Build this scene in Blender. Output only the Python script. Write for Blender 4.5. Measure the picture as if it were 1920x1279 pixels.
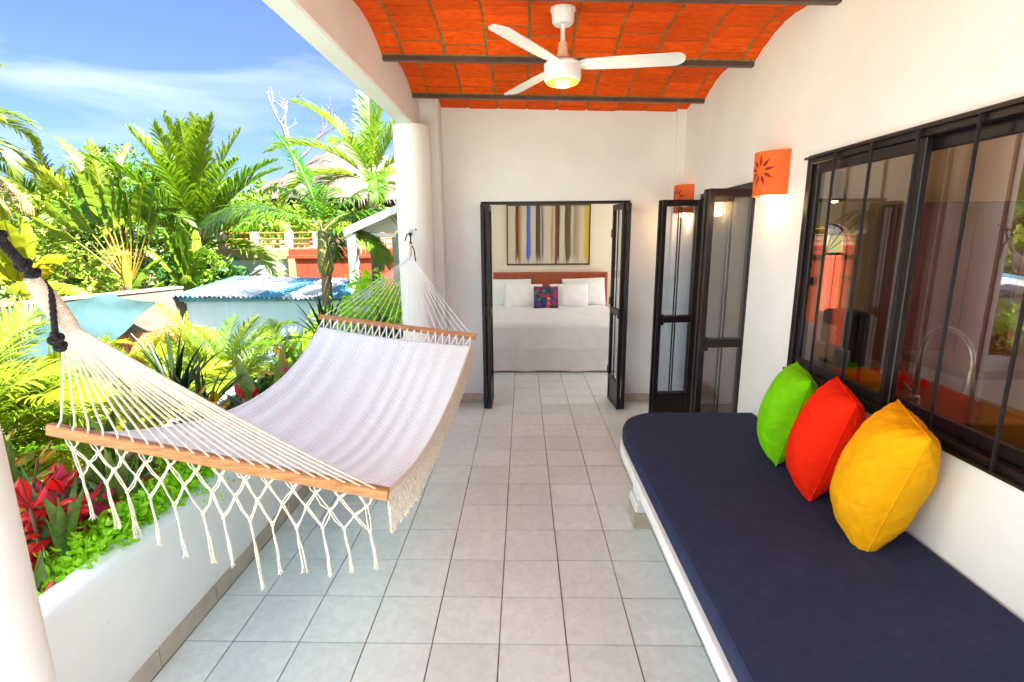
import bpy, math, random
import numpy as np
from mathutils import Vector, Matrix, Euler
R = math.radians
rnd = random.Random(11)
scene = bpy.context.scene
for o in list(bpy.data.objects): bpy.data.objects.remove(o)
C = scene.collection

# ------------------------------------------------------------------ camera
def cam_axes(p, y, r):
    cp, sp, cy, sy, cr, sr = math.cos(p), math.sin(p), math.cos(y), math.sin(y), math.cos(r), math.sin(r)
    f = Vector((sy*cp, cy*cp, -sp)); rt = Vector((cy, -sy, 0)); dn = f.cross(rt)
    return cr*rt+sr*dn, -sr*rt+cr*dn, f
cd = bpy.data.cameras.new('camera'); cam = bpy.data.objects.new('camera', cd); C.objects.link(cam)
_r, _d, _f = cam_axes(0.20276, -0.022596, 0.0073)
cam.matrix_world = Matrix(((_r.x, -_d.x, -_f.x, 0), (_r.y, -_d.y, -_f.y, 0), (_r.z, -_d.z, -_f.z, 1.7778), (0, 0, 0, 1)))
cd.sensor_width = 36; cd.lens = 36*954.98/1920; cd.clip_start = .02; cd.clip_end = 2000
scene.camera = cam

# ------------------------------------------------------------------ sky and sun
SUN = Vector((0.52, -0.29, 1.0)).normalized()
w = bpy.data.worlds.new('World'); scene.world = w; w.use_nodes = True
nt = w.node_tree; nt.nodes.clear()
def N(t, kind, **kw):
    n = t.nodes.new(kind)
    for k, v in kw.items(): setattr(n, k, v)
    return n
out = N(nt, 'ShaderNodeOutputWorld'); bg = N(nt, 'ShaderNodeBackground')
sky = N(nt, 'ShaderNodeTexSky', sky_type='NISHITA', sun_disc=False)
sky.sun_elevation = math.asin(SUN.z); sky.sun_rotation = math.atan2(SUN.x, SUN.y)
sky.altitude = 0; sky.air_density = 0.5; sky.dust_density = 3.0; sky.ozone_density = 3.0
bg.inputs['Strength'].default_value = 0.06
tc = N(nt, 'ShaderNodeTexCoord'); mp = N(nt, 'ShaderNodeMapping'); mp.inputs['Scale'].default_value = (1.2, 1.2, 5.0)
ns = N(nt, 'ShaderNodeTexNoise'); ns.inputs['Scale'].default_value = 2.2; ns.inputs['Detail'].default_value = 7; ns.inputs['Distortion'].default_value = .6
rp = N(nt, 'ShaderNodeValToRGB'); rp.color_ramp.elements[0].position = .47; rp.color_ramp.elements[1].position = .8
rp.color_ramp.elements[1].color = (.42, .42, .42, 1)
mx = N(nt, 'ShaderNodeMix', data_type='RGBA'); mx.inputs['B'].default_value = (4.3, 4.5, 4.7, 1)
L = nt.links.new
L(tc.outputs['Generated'], mp.inputs['Vector']); L(mp.outputs[0], ns.inputs['Vector']); L(ns.outputs['Fac'], rp.inputs['Fac'])
L(rp.outputs['Color'], mx.inputs['Factor']); tn = N(nt, 'ShaderNodeMix', data_type='RGBA', blend_type='MULTIPLY'); tn.inputs['Factor'].default_value = 1; tn.inputs['B'].default_value = (.72, .82, 1, 1)
L(sky.outputs[0], tn.inputs['A']); L(tn.outputs['Result'], mx.inputs['A']); L(mx.outputs['Result'], bg.inputs['Color']); L(bg.outputs[0], out.inputs['Surface'])
sd = bpy.data.lights.new('sun', 'SUN'); sd.energy = 5.0; sd.angle = R(.6); sd.color = (1, .965, .90)
so = bpy.data.objects.new('sun', sd); C.objects.link(so); so.location = SUN*40
so.rotation_euler = (-SUN).to_track_quat('-Z', 'Y').to_euler()
vs = scene.view_settings; vs.view_transform = 'Standard'; vs.look = 'None'; vs.gamma = 1; vs.exposure = 2.93; vs.use_curve_mapping = False
scene.render.engine = 'CYCLES'
scene.cycles.max_bounces = 10; scene.cycles.diffuse_bounces = 6; scene.cycles.transparent_max_bounces = 24
scene.render.resolution_x = 1024; scene.render.resolution_y = 682

# ------------------------------------------------------------------ helpers
def hexc(h):
    h = h.lstrip('#'); o = []
    for i in (0, 2, 4):
        s = int(h[i:i+2], 16)/255; o.append(s/12.92 if s <= .04045 else ((s+.055)/1.055)**2.4)
    return tuple(o)
def mul(c, k): return tuple(min(1, x*k) for x in c)
def mat(name, col, rough=.6, var=.12, scale=6, bump=0, bscale=60, metal=0, spec=.5, rand=0.0, stretch=None, col2=None, dist=0, sheen=0, coat=0, lump=0, lscale=5, stain=0):
    m = bpy.data.materials.new(name); m.use_nodes = True; t = m.node_tree; p = t.nodes['Principled BSDF']; l = t.links.new
    if isinstance(col, str): col = hexc(col)
    if isinstance(col2, str): col2 = hexc(col2)
    geo = N(t, 'ShaderNodeNewGeometry'); vec = geo.outputs['Position']
    if stretch:
        mpn = N(t, 'ShaderNodeMapping'); mpn.inputs['Scale'].default_value = stretch; l(vec, mpn.inputs['Vector']); vec = mpn.outputs[0]
    n1 = N(t, 'ShaderNodeTexNoise'); n1.inputs['Scale'].default_value = scale; n1.inputs['Detail'].default_value = 6; n1.inputs['Distortion'].default_value = dist
    l(vec, n1.inputs['Vector'])
    r1 = N(t, 'ShaderNodeValToRGB'); e = r1.color_ramp.elements; e[0].position = .3; e[1].position = .7
    e[0].color = (*mul(col, 1-var), 1); e[1].color = (*(col2 if col2 else mul(col, 1+var)), 1)
    l(n1.outputs['Fac'], r1.inputs['Fac']); c = r1.outputs['Color']
    if rand:
        oi = N(t, 'ShaderNodeObjectInfo'); mr = N(t, 'ShaderNodeMapRange'); mr.inputs['To Min'].default_value = 1-rand; mr.inputs['To Max'].default_value = 1+rand
        l(oi.outputs['Random'], mr.inputs['Value']); hs = N(t, 'ShaderNodeHueSaturation'); l(mr.outputs[0], hs.inputs['Value']); l(c, hs.inputs['Color']); c = hs.outputs['Color']
    if stain:
        ns_ = N(t, 'ShaderNodeTexNoise'); ns_.inputs['Scale'].default_value = 1.7; ns_.inputs['Detail'].default_value = 8; ns_.inputs['Roughness'].default_value = .65; l(geo.outputs['Position'], ns_.inputs['Vector'])
        ms_ = N(t, 'ShaderNodeMapRange'); ms_.inputs['From Min'].default_value = .35; ms_.inputs['From Max'].default_value = .6; ms_.inputs['To Min'].default_value = 1-stain; ms_.inputs['To Max'].default_value = 1; l(ns_.outputs['Fac'], ms_.inputs['Value'])
        h2 = N(t, 'ShaderNodeHueSaturation'); l(ms_.outputs[0], h2.inputs['Value']); l(c, h2.inputs['Color']); c = h2.outputs['Color']
    l(c, p.inputs['Base Color'])
    p.inputs['Roughness'].default_value = rough; p.inputs['Metallic'].default_value = metal; p.inputs['Specular IOR Level'].default_value = spec
    if sheen: p.inputs['Sheen Weight'].default_value = sheen
    if coat: p.inputs['Coat Weight'].default_value = coat
    if bump:
        n2 = N(t, 'ShaderNodeTexNoise'); n2.inputs['Scale'].default_value = bscale; n2.inputs['Detail'].default_value = 4; l(vec, n2.inputs['Vector'])
        b = N(t, 'ShaderNodeBump'); b.inputs['Strength'].default_value = bump; b.inputs['Distance'].default_value = .01; l(n2.outputs['Fac'], b.inputs['Height']); l(b.outputs[0], p.inputs['Normal'])
        if lump:
            n4 = N(t, 'ShaderNodeTexNoise'); n4.inputs['Scale'].default_value = lscale; n4.inputs['Detail'].default_value = 2; n4.inputs['Distortion'].default_value = .8; l(vec, n4.inputs['Vector'])
            b2 = N(t, 'ShaderNodeBump'); b2.inputs['Strength'].default_value = lump; b2.inputs['Distance'].default_value = .05; l(n4.outputs['Fac'], b2.inputs['Height']); l(b2.outputs[0], b.inputs['Normal'])
    return m
LK = .54   # keeps foliage near its real albedo
def leafmat(name, ca, cb, trans=.35, rough=.42, scale=9, cc=None, spec=.45, lk=None):
    global LK; LK0 = LK
    if lk: LK = lk
    m = bpy.data.materials.new(name); m.use_nodes = True; t = m.node_tree; p = t.nodes['Principled BSDF']; l = t.links.new
    ca, cb = mul(hexc(ca), LK), mul(hexc(cb), LK)
    geo = N(t, 'ShaderNodeNewGeometry'); n1 = N(t, 'ShaderNodeTexNoise'); n1.inputs['Scale'].default_value = scale; n1.inputs['Detail'].default_value = 3
    l(geo.outputs['Position'], n1.inputs['Vector']); oi = N(t, 'ShaderNodeObjectInfo')
    a = N(t, 'ShaderNodeMath', operation='MULTIPLY_ADD'); a.inputs[1].default_value = .45; l(oi.outputs['Random'], a.inputs[0])
    b = N(t, 'ShaderNodeMath', operation='MULTIPLY'); b.inputs[1].default_value = .55; l(n1.outputs['Fac'], b.inputs[0]); l(b.outputs[0], a.inputs[2])
    r1 = N(t, 'ShaderNodeValToRGB'); e = r1.color_ramp.elements; e[0].position = .2; e[1].position = .75; e[0].color = (*ca, 1); e[1].color = (*cb, 1)
    if cc: x = e.new(.9); x.color = (*mul(hexc(cc), LK), 1)
    l(a.outputs[0], r1.inputs['Fac']); l(r1.outputs[0], p.inputs['Base Color'])
    p.inputs['Roughness'].default_value = rough; p.inputs['Specular IOR Level'].default_value = spec
    tr = N(t, 'ShaderNodeBsdfTranslucent'); l(r1.outputs[0], tr.inputs['Color']); ms = N(t, 'ShaderNodeMixShader'); ms.inputs[0].default_value = trans
    l(p.outputs[0], ms.inputs[1]); l(tr.outputs[0], ms.inputs[2]); l(ms.outputs[0], t.nodes['Material Output'].inputs['Surface'])
    LK = LK0
    return m
def glassmat(name, tint, ior=1.6, boost=1.5):
    m = bpy.data.materials.new(name); m.use_nodes = True; t = m.node_tree; l = t.links.new; t.nodes.remove(t.nodes['Principled BSDF'])
    tr = N(t, 'ShaderNodeBsdfTransparent'); tr.inputs[0].default_value = (*tint, 1); gl = N(t, 'ShaderNodeBsdfGlossy'); gl.inputs['Roughness'].default_value = .0
    fr = N(t, 'ShaderNodeFresnel'); fr.inputs['IOR'].default_value = ior
    k = N(t, 'ShaderNodeMath', operation='MULTIPLY', use_clamp=True); k.inputs[1].default_value = boost; l(fr.outputs[0], k.inputs[0])
    ms = N(t, 'ShaderNodeMixShader'); l(k.outputs[0], ms.inputs[0]); l(tr.outputs[0], ms.inputs[1]); l(gl.outputs[0], ms.inputs[2]); l(ms.outputs[0], t.nodes['Material Output'].inputs['Surface'])
    return m
def emitmat(name, col, s):
    m = bpy.data.materials.new(name); m.use_nodes = True; p = m.node_tree.nodes['Principled BSDF']
    p.inputs['Base Color'].default_value = (*col, 1); p.inputs['Emission Color'].default_value = (*col, 1); p.inputs['Emission Strength'].default_value = s
    return m

OFF = {}
def link(o, parent=None):
    C.objects.link(o)
    if parent is not None: o.parent = parent
def tag(o, label=None, cat=None, group=None, kind=None):
    if label: o['label'] = label
    if cat: o['category'] = cat
    if group: o['group'] = group
    if kind: o['kind'] = kind
    return o
def thing(name, label, cat, loc=(0, 0, 0), rotz=0, group=None):
    o = bpy.data.objects.new(name, None); C.objects.link(o); o.location = loc; o.rotation_euler = (0, 0, rotz); o.empty_display_size = .1
    OFF[o] = Vector(loc) if not rotz else Vector((0, 0, 0))
    return tag(o, label, cat, group)
def mesh_np(name, V, F4=None, F3=None, smooth=False):
    me = bpy.data.meshes.new(name); V = np.asarray(V, np.float32)
    F4 = np.zeros((0, 4), np.int32) if F4 is None else np.asarray(F4, np.int32); F3 = np.zeros((0, 3), np.int32) if F3 is None else np.asarray(F3, np.int32)
    me.vertices.add(len(V)); me.vertices.foreach_set('co', V.ravel())
    idx = np.concatenate([F4.ravel(), F3.ravel()]); me.loops.add(len(idx)); me.loops.foreach_set('vertex_index', idx)
    n4, n3 = len(F4), len(F3); me.polygons.add(n4+n3)
    ls = np.concatenate([np.arange(n4)*4, n4*4+np.arange(n3)*3]); me.polygons.foreach_set('loop_start', ls.astype(np.int32))
    me.update(calc_edges=True)
    if smooth: me.polygons.foreach_set('use_smooth', np.ones(n4+n3, bool))
    return me
class MB:
    def __init__(s): s.v = []; s.f = []
    def add(s, vs, fs):
        n = len(s.v); s.v += [tuple(x) for x in vs]; s.f += [tuple(i+n for i in f) for f in fs]; return s
    def box(s, x0, x1, y0, y1, z0, z1, b=0):
        if b <= 0:
            return s.add([(x, y, z) for z in (z0, z1) for y in (y0, y1) for x in (x0, x1)],
                         [(0, 2, 3, 1), (4, 5, 7, 6), (0, 1, 5, 4), (2, 6, 7, 3), (0, 4, 6, 2), (1, 3, 7, 5)])
        X, Y, Z = (x0, x1), (y0, y1), (z0, z1); V = []; ix = {}
        for i in (0, 1):
            for j in (0, 1):
                for k in (0, 1):
                    sx, sy, sz = (b, -b)[i], (b, -b)[j], (b, -b)[k]
                    for a in range(3):
                        ix[i, j, k, a] = len(V)
                        V.append((X[i]+(sx if a != 0 else 0), Y[j]+(sy if a != 1 else 0), Z[k]+(sz if a != 2 else 0)))
        F = []
        for a in range(3):
            for side in (0, 1):
                q = []
                for (p, r) in ((0, 0), (1, 0), (1, 1), (0, 1)):
                    c = [0, 0, 0]; c[a] = side; o = [d for d in range(3) if d != a]; c[o[0]] = p; c[o[1]] = r; q.append(ix[c[0], c[1], c[2], a])
                if (side == 1) == (a == 1): q.reverse()
                F.append(q)
        for a in range(3):
            o = [d for d in range(3) if d != a]
            for p in (0, 1):
                for r in (0, 1):
                    c0 = [0, 0, 0]; c1 = [0, 0, 0]; c1[a] = 1
                    for c in (c0, c1): c[o[0]] = p; c[o[1]] = r
                    q = [ix[*c0, o[0]], ix[*c1, o[0]], ix[*c1, o[1]], ix[*c0, o[1]]]
                    if ((p+r) % 2 == 0) == (a == 1): q.reverse()
                    F.append(q)
        for i in (0, 1):
            for j in (0, 1):
                for k in (0, 1):
                    q = [ix[i, j, k, 0], ix[i, j, k, 1], ix[i, j, k, 2]]
                    if (i+j+k) % 2 == 0: q.reverse()
                    F.append(q)
        return s.add(V, F)
    def tube(s, pts, r, n=8, cap=True, flat=None):
        P = [Vector(p) for p in pts]; m = len(P); rs = r if isinstance(r, (list, tuple)) else [r]*m
        base = len(s.v); up = None
        for i in range(m):
            t = (P[min(i+1, m-1)]-P[max(i-1, 0)])
            t = t.normalized() if t.length > 1e-9 else Vector((0, 0, 1))
            if up is None: up = t.orthogonal().normalized()
            else:
                up = up-t*up.dot(t); up = up.normalized() if up.length > 1e-6 else t.orthogonal().normalized()
            bn = t.cross(up)
            for k in range(n):
                a = 2*math.pi*k/n; s.v.append(tuple(P[i]+(up*math.cos(a)+bn*math.sin(a))*rs[i]))
        for i in range(m-1):
            for k in range(n):
                a, b = base+i*n+k, base+i*n+(k+1) % n; s.f.append((a, b, b+n, a+n))
        if cap:
            s.f.append(tuple(base+k for k in reversed(range(n)))); s.f.append(tuple(base+(m-1)*n+k for k in range(n)))
        return s
    def lathe(s, prof, c=(0, 0, 0), n=24, cap=True):
        base = len(s.v)
        for r, z in prof:
            for k in range(n):
                a = 2*math.pi*k/n; s.v.append((c[0]+r*math.cos(a), c[1]+r*math.sin(a), c[2]+z))
        for i in range(len(prof)-1):
            for k in range(n):
                a, b = base+i*n+k, base+i*n+(k+1) % n; s.f.append((a, b, b+n, a+n))
        if cap:
            s.f.append(tuple(base+k for k in reversed(range(n)))); s.f.append(tuple(base+(len(prof)-1)*n+k for k in range(n)))
        return s
    def prism(s, poly, h0, h1, ax='z'):
        n = len(poly)
        def q(u, v, h): return {'z': (u, v, h), 'y': (u, h, v), 'x': (h, u, v)}[ax]
        return s.add([q(u, v, h0) for u, v in poly]+[q(u, v, h1) for u, v in poly],
                     [tuple(range(n-1, -1, -1)), tuple(range(n, 2*n))]+[(i, (i+1) % n, n+(i+1) % n, n+i) for i in range(n)])
    def sheet(s, rows, close=False):
        base = len(s.v); m = len(rows[0])
        for r in rows: s.v += [tuple(p) for p in r]
        for i in range(len(rows)-1):
            for k in range(m-1):
                a = base+i*m+k; s.f.append((a, a+1, a+m+1, a+m))
        return s
    def mesh(s, name, off=None, smooth=False):
        me = bpy.data.meshes.new(name)
        v = s.v if off is None else [(a-off.x, b-off.y, c-off.z) for a, b, c in s.v]
        me.from_pydata(v, [], s.f); me.update()
        if smooth:
            me.polygons.foreach_set('use_smooth', [True]*len(me.polygons))
            try: me.set_sharp_from_angle(angle=R(smooth if smooth is not True else 40))
            except Exception: pass
        return me
    def build(s, name, m, parent=None, smooth=False, kind=None, loc=None):
        # vertices are in world coordinates; the object's own origin is loc (or its parent's origin)
        off = OFF.get(parent, Vector((0, 0, 0))) if parent is not None else Vector((0, 0, 0))
        org = off if loc is None else Vector(loc)
        o = bpy.data.objects.new(name, s.mesh(name, org, smooth)); o.data.materials.append(m); link(o, parent)
        o.location = org-off; OFF[o] = org
        if kind: o['kind'] = kind
        return o
def fixnormals(o):
    import bmesh
    b = bmesh.new(); b.from_mesh(o.data); bmesh.ops.recalc_face_normals(b, faces=b.faces); b.to_mesh(o.data); b.free(); return o
def inst(name, me, parent=None, loc=(0, 0, 0), rot=(0, 0, 0), sc=(1, 1, 1), m=None):
    o = bpy.data.objects.new(name, me); link(o, parent); o.location = loc; o.rotation_euler = rot; o.scale = sc
    return o
def copy_tree(o, parent=None):
    c = o.copy(); C.objects.link(c); c.parent = parent
    for ch in o.children: copy_tree(ch, c)
    return c
def lerp(a, b, t): return tuple(x+(y-x)*t for x, y in zip(a, b))
def glassmat(name, tint, f0=.05, boost=1.0):
    m = bpy.data.materials.new(name); m.use_nodes = True; t = m.node_tree; l = t.links.new; t.nodes.remove(t.nodes['Principled BSDF'])
    tr = N(t, 'ShaderNodeBsdfTransparent'); tr.inputs[0].default_value = (*tint, 1); gl = N(t, 'ShaderNodeBsdfGlossy'); gl.inputs['Roughness'].default_value = .0
    lw = N(t, 'ShaderNodeLayerWeight'); lw.inputs['Blend'].default_value = .5
    pw = N(t, 'ShaderNodeMath', operation='POWER'); pw.inputs[1].default_value = 5; l(lw.outputs['Facing'], pw.inputs[0])
    k = N(t, 'ShaderNodeMath', operation='MULTIPLY_ADD', use_clamp=True); k.inputs[1].default_value = (1-f0)*boost; k.inputs[2].default_value = f0; l(pw.outputs[0], k.inputs[0])
    ms = N(t, 'ShaderNodeMixShader'); l(k.outputs[0], ms.inputs[0]); l(tr.outputs[0], ms.inputs[1]); l(gl.outputs[0], ms.inputs[2]); l(ms.outputs[0], t.nodes['Material Output'].inputs['Surface'])
    return m
MAT = {}
MAT['plaster'] = mat('white_plaster', (.80, .815, .79), .75, .035, 2.2, .07, 130, lump=.05, lscale=5, stain=.05)
MAT['plaster_cream'] = mat('cream_plaster', (.78, .70, .60), .75, .03, 3, .25, 90)
MAT['tile'] = mat('floor_tile', (.73, .80, .78), .36, .07, 20, .08, 120, rand=.05, spec=.4, dist=1, stain=.07)
MAT['grout'] = mat('grout', (.34, .23, .135), .9, .35, 9, stain=.4)
MAT['skirt'] = mat('beige_skirting', (.50, .43, .33), .4, .12, 14, .1, 80, rand=.1)
MAT['brick'] = mat('red_brick', (.90, .085, .004), .85, .20, 16, .6, 55, spec=.12, rand=.13, stain=.10, stretch=(1, 3.5, 3.5), col2=(.93, .12, .006))
MAT['mortar'] = mat('tan_mortar', (.27, .16, .045), .95, .35, 40, .8, 120)
MAT['steel'] = mat('brown_steel', (.075, .045, .035), .45, .3, 12, .2, 60)
MAT['iron'] = mat('black_iron', (.010, .0055, .007), .35, .3, 10, .12, 80, spec=.35)
MAT['glass'] = glassmat('door_glass', (.90, .93, .97), .055)
MAT['wglass'] = glassmat('tinted_glass', (.82, .72, .65), .15, 1.2)
MAT['wood'] = mat('pine_wood', (.40, .15, .045), .45, .3, 9, .1, 60, stretch=(1.5, 14, 14), col2=(.56, .26, .085))
MAT['ground'] = mat('garden_soil', (.10, .085, .04), .95, .4, 2, .6, 12, col2=(.10, .16, .03))
MAT['soil'] = mat('dark_soil', (.05, .033, .022), .95, .4, 12, .8, 40)

# ------------------------------------------------------------------ ground
g = MB(); n = 24
g.sheet([[(-60+120*i/n*1.0 if abs(i-n/2) < n/2 else (-900 if i == 0 else 900), (-30+110*j/n if 0 < j < n else (-900 if j == 0 else 1200)), -1.5+(.12*math.sin(i*1.7+j*2.3) if 0 < i < n and 0 < j < n else 0)) for i in range(n+1)] for j in range(n+1)])
tag(g.build('ground', MAT['ground'], smooth=True), kind='structure')

# ------------------------------------------------------------------ terrace floor, tile by tile
fl = MB().box(-1.56, 5.4, -.9, 5.42, -.5, -.008).box(-1.0, 2.3, 5.42, 8.8, -.5, -.008).build('floor', MAT['grout']); tag(fl, kind='structure')
TW = .30; G0 = .0032
tilem = MB().box(-.5, .5, -.5, .5, -.5, .5, .0).mesh('tile')
import bmesh as _bm
_b = _bm.new(); _b.from_mesh(tilem); _bm.ops.recalc_face_normals(_b, faces=_b.faces)
_bm.ops.bevel(_b, geom=[e for e in _b.edges if all(v.co.z > 0 for v in e.verts)], offset=.012, segments=1, affect='EDGES', clamp_overlap=True); _b.to_mesh(tilem); _b.free()
tilem.materials.append(MAT['tile'])
def tile(x0, x1, y0, y1):
    if x1-x0 < .02 or y1-y0 < .02: return
    o = inst('tile', tilem, fl, ((x0+x1)/2+rnd.uniform(-.0006, .0006), (y0+y1)/2+rnd.uniform(-.0006, .0006), -.0045+rnd.uniform(-.0005, .0005)), (rnd.uniform(-.0012, .0012), rnd.uniform(-.0012, .0012), rnd.uniform(-.002, .002)), (x1-x0-2*G0, y1-y0-2*G0, .009))
for c in range(-5, 6):
    for r in range(-8, 12):
        x0, x1, y0, y1 = -.1103+c*TW, -.1103+(c+1)*TW, 1.948+r*TW, 1.948+(r+1)*TW
        if y1 < .1: continue
        tile(max(x0, -1.53), min(x1, 1.59), y0, min(y1, 5.34) if not (-2 <= c <= 3) else y1)
for c in range(-2, 5):
    for r in range(12, 16):
        tile(-.1103+c*TW, -.1103+(c+1)*TW, 1.948+r*TW, 1.948+(r+1)*TW)
for c in range(5, 8):
    for r in range(6, 10): tile(-.1103+c*TW if c > 5 else 1.60, -.1103+(c+1)*TW, 1.948+r*TW, 1.948+(r+1)*TW)

# ------------------------------------------------------------------ walls of the house
XW, YB = 1.585, 5.345
wr = MB()
wr.box(XW, XW+.15, -.85, 1.0, -.2, 3.12).box(XW, XW+.15, 1.0, 3.0, -.2, .975).box(XW, XW+.15, 1.0, 3.0, 2.2, 3.12)
wr.box(XW, XW+.15, 3.0, 3.63, -.2, 3.12).box(XW, XW+.15, 3.63, 4.80, 2.135, 3.12).box(XW, XW+.15, 4.80, YB+.15, -.2, 3.12)
wr = tag(wr.build('wall_right', MAT['plaster']), kind='structure')
wb = MB()
wb.box(-1.15, -.43, YB, YB+.15, -1.6, 3.12).box(-.43, 1.09, YB, YB+.15, 2.125, 3.12).box(1.09, XW, YB, YB+.15, -.2, 3.12).box(1.50, XW, YB-.06, YB, -.0, 3.12)
wb = tag(wb.build('wall_back', MAT['plaster']), kind='structure')
for (x0, x1) in ((-.83, -.44), (1.10, 1.30), (1.304, 1.497)):
    MB().box(x0, x1, YB-.012, YB-.001, 0, .095, .003).build('skirting_tile', MAT['skirt'], wb)
# bedroom shell (cream) with unseen side openings, towards the garden and opposite, added for daylight
bw = MB()
bw.box(-1.15, 2.45, 8.67, 8.82, -.2, 3.1)
bw.box(-1.15, -1.0, YB+.15, 5.7, -1.6, 3.1).box(-1.15, -1.0, 5.7, 8.4, -1.6, .25).box(-1.15, -1.0, 5.7, 8.4, 2.6, 3.1).box(-1.15, -1.0, 8.4, 8.67, -1.6, 3.1)
bw.box(2.3, 2.45, YB+.15, 5.8, -.2, 3.1).box(2.3, 2.45, 5.8, 8.4, -.2, .25).box(2.3, 2.45, 5.8, 8.4, 2.6, 3.1).box(2.3, 2.45, 8.4, 8.67, -.2, 3.1).box(-1.0, 2.3, YB+.151, 8.67, 2.85, 2.95).box(-1.0, -.43, YB+.151, YB+.16, 0, 2.85).box(1.09, 2.3, YB+.151, YB+.16, 0, 2.85)
tag(bw.build('wall_bedroom', MAT['plaster_cream']), kind='structure')
# kitchen shell with an unseen opening added on the right for sunlight and an arched window at its far end
kw = MB()
kw.box(5.2, 5.35, -.85, .6, -.2, 3.1).box(5.2, 5.35, .6, 4.2, -.2, .9).box(5.2, 5.35, .6, 4.2, 2.3, 3.1).box(5.2, 5.35, 4.2, YB+.15, -.2, 3.1)
kw.box(XW+.15, 5.2, -.85, -.7, -.2, 3.1)
AX, AR, AZ0, AZ1 = 3.12, .23, .98, 1.66
kw.box(2.45, AX-AR, YB, YB+.15, -.2, 3.1).box(AX+AR, 5.2, YB, YB+.15, -.2, 3.1).box(AX-AR, AX+AR, YB, YB+.15, -.2, AZ0)
kw.box(XW+.15, 2.45, YB-.05, YB, -.2, 3.1)
na = 12
for i in range(na):
    a0, a1 = math.pi*(1-i/na), math.pi*(1-(i+1)/na)
    kw.prism([(AX+AR*math.cos(a0), AZ1+AR*math.sin(a0)), (AX+AR*math.cos(a1), AZ1+AR*math.sin(a1)), (AX+AR*math.cos(a1), 3.1), (AX+AR*math.cos(a0), 3.1)], YB, YB+.15, 'y')
MAT['kwall'] = mat('kitchen_wall', (.62, .46, .32), .7, .04, 3, .2, 60)
tag(kw.build('wall_kitchen', MAT['kwall']), kind='structure')
tag(MB().box(-1.11, 5.4, -.25, 5.6, 3.13, 3.33).box(-1.15, 4.2, 5.6, 8.85, 3.13, 3.33).build('roof_slab', MAT['plaster']), kind='structure')  # short near end and bedroom overhang are shaped to steer sunlight
tag(MB().box(XW+.15, 5.2, -.7, YB-.05, 3.0, 3.1).build('kitchen_ceiling', MAT['plaster']), kind='structure')

# ------------------------------------------------------------------ vaulted brick ceiling
BY = [-.03, .94, 1.905, 2.868, 3.845, 4.815, 5.41]
def zb(x): return 2.905+(XW-x)*.03
SL = math.atan(.03)
RISE = .10
def rise(a, b): return RISE*min(1, (b-a)/.96)**1.3
def arc(y0, y1, t):
    y = y0+.03+(y1-y0-.06)*t; k = 2*t-1
    return y, .03+rise(y0, y1)*(1-k*k), math.atan2(-4*rise(y0, y1)*k, (y1-y0-.06))
ce = MB(); XL, XR = -.98, 1.60
for a, b in zip(BY[:-1], BY[1:]):
    rows = []
    for x in (XL, XR):
        row = [(x, a, zb(x)+.03)]
        for i in range(15):
            y, z, _ = arc(a, b, i/14); row.append((x, y, zb(x)+z+.007))
        row.append((x, b, zb(x)+.03)); rows.append(row)
    ce.sheet(rows)
ce = tag(ce.build('ceiling', MAT['mortar'], smooth=True), kind='structure')
bm_ = MB().box(-.5, .5, -.5, .5, -.5, .5).mesh('brick')
_b = _bm.new(); _b.from_mesh(bm_); _bm.ops.recalc_face_normals(_b, faces=_b.faces)
_bm.ops.bevel(_b, geom=[e for e in _b.edges if all(v.co.z < 0 for v in e.verts)], offset=.045, segments=1, affect='EDGES'); _b.to_mesh(bm_); _b.free()
bm_.materials.append(MAT['brick'])
xs = [XL-.13+.289*i for i in range(11)]
far = MB()
for vi, (a, b) in enumerate(zip(BY[:-1], BY[1:])):
    for i in range(10):
        x0, x1 = max(xs[i], XL+.003), min(xs[i+1], XR)-.0
        if x1-x0 < .03: continue
        nb = 7 if b-a > .8 else 4; off = rnd.uniform(0, 1); ed = [0]+[(k+off)/(nb) for k in range(nb) if .03 < (k+off)/nb < .97]+[1]
        ed = [e if e in (0, 1) else e+rnd.uniform(-.008, .008) for e in ed]
        for t0, t1 in zip(ed[:-1], ed[1:]):
            y, z, ang = arc(a, b, (t0+t1)/2); ln = (b-a-.06)*(t1-t0)/math.cos(ang); x = (x0+x1)/2
            jx = rnd.uniform(.014, .024); jy = rnd.uniform(.010, .020)
            if ln < .03: continue
            loc = (x+rnd.uniform(-.002, .002), y, zb(x)+z+.016+rnd.uniform(-.003, .003))
            if a > 1.8:
                if y > YB+.05: continue
                inst('brick', bm_, ce, loc, (ang+rnd.uniform(-.02, .02), SL, rnd.uniform(-.012, .012)), (x1-x0-jx, ln-jy, .034))
            else:
                M_ = Matrix.LocRotScale(Vector(loc), Euler((ang, SL, 0)), Vector((x1-x0-jx, ln-jy, .034)))
                far.add([M_@Vector((p, q, s)) for s in (-.5, .5) for q in (-.5, .5) for p in (-.5, .5)], [(0, 2, 3, 1), (4, 5, 7, 6), (0, 1, 5, 4), (2, 6, 7, 3), (0, 4, 6, 2), (1, 3, 7, 5)])
far.build('brick_rows', MAT['brick'], ce, kind='stuff')
dsc = {2.868: 'brown steel ceiling beam nearest the viewer, above the fan', 3.845: 'brown steel ceiling beam just behind the ceiling fan', 4.815: 'brown steel ceiling beam nearest the bedroom wall'}
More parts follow.
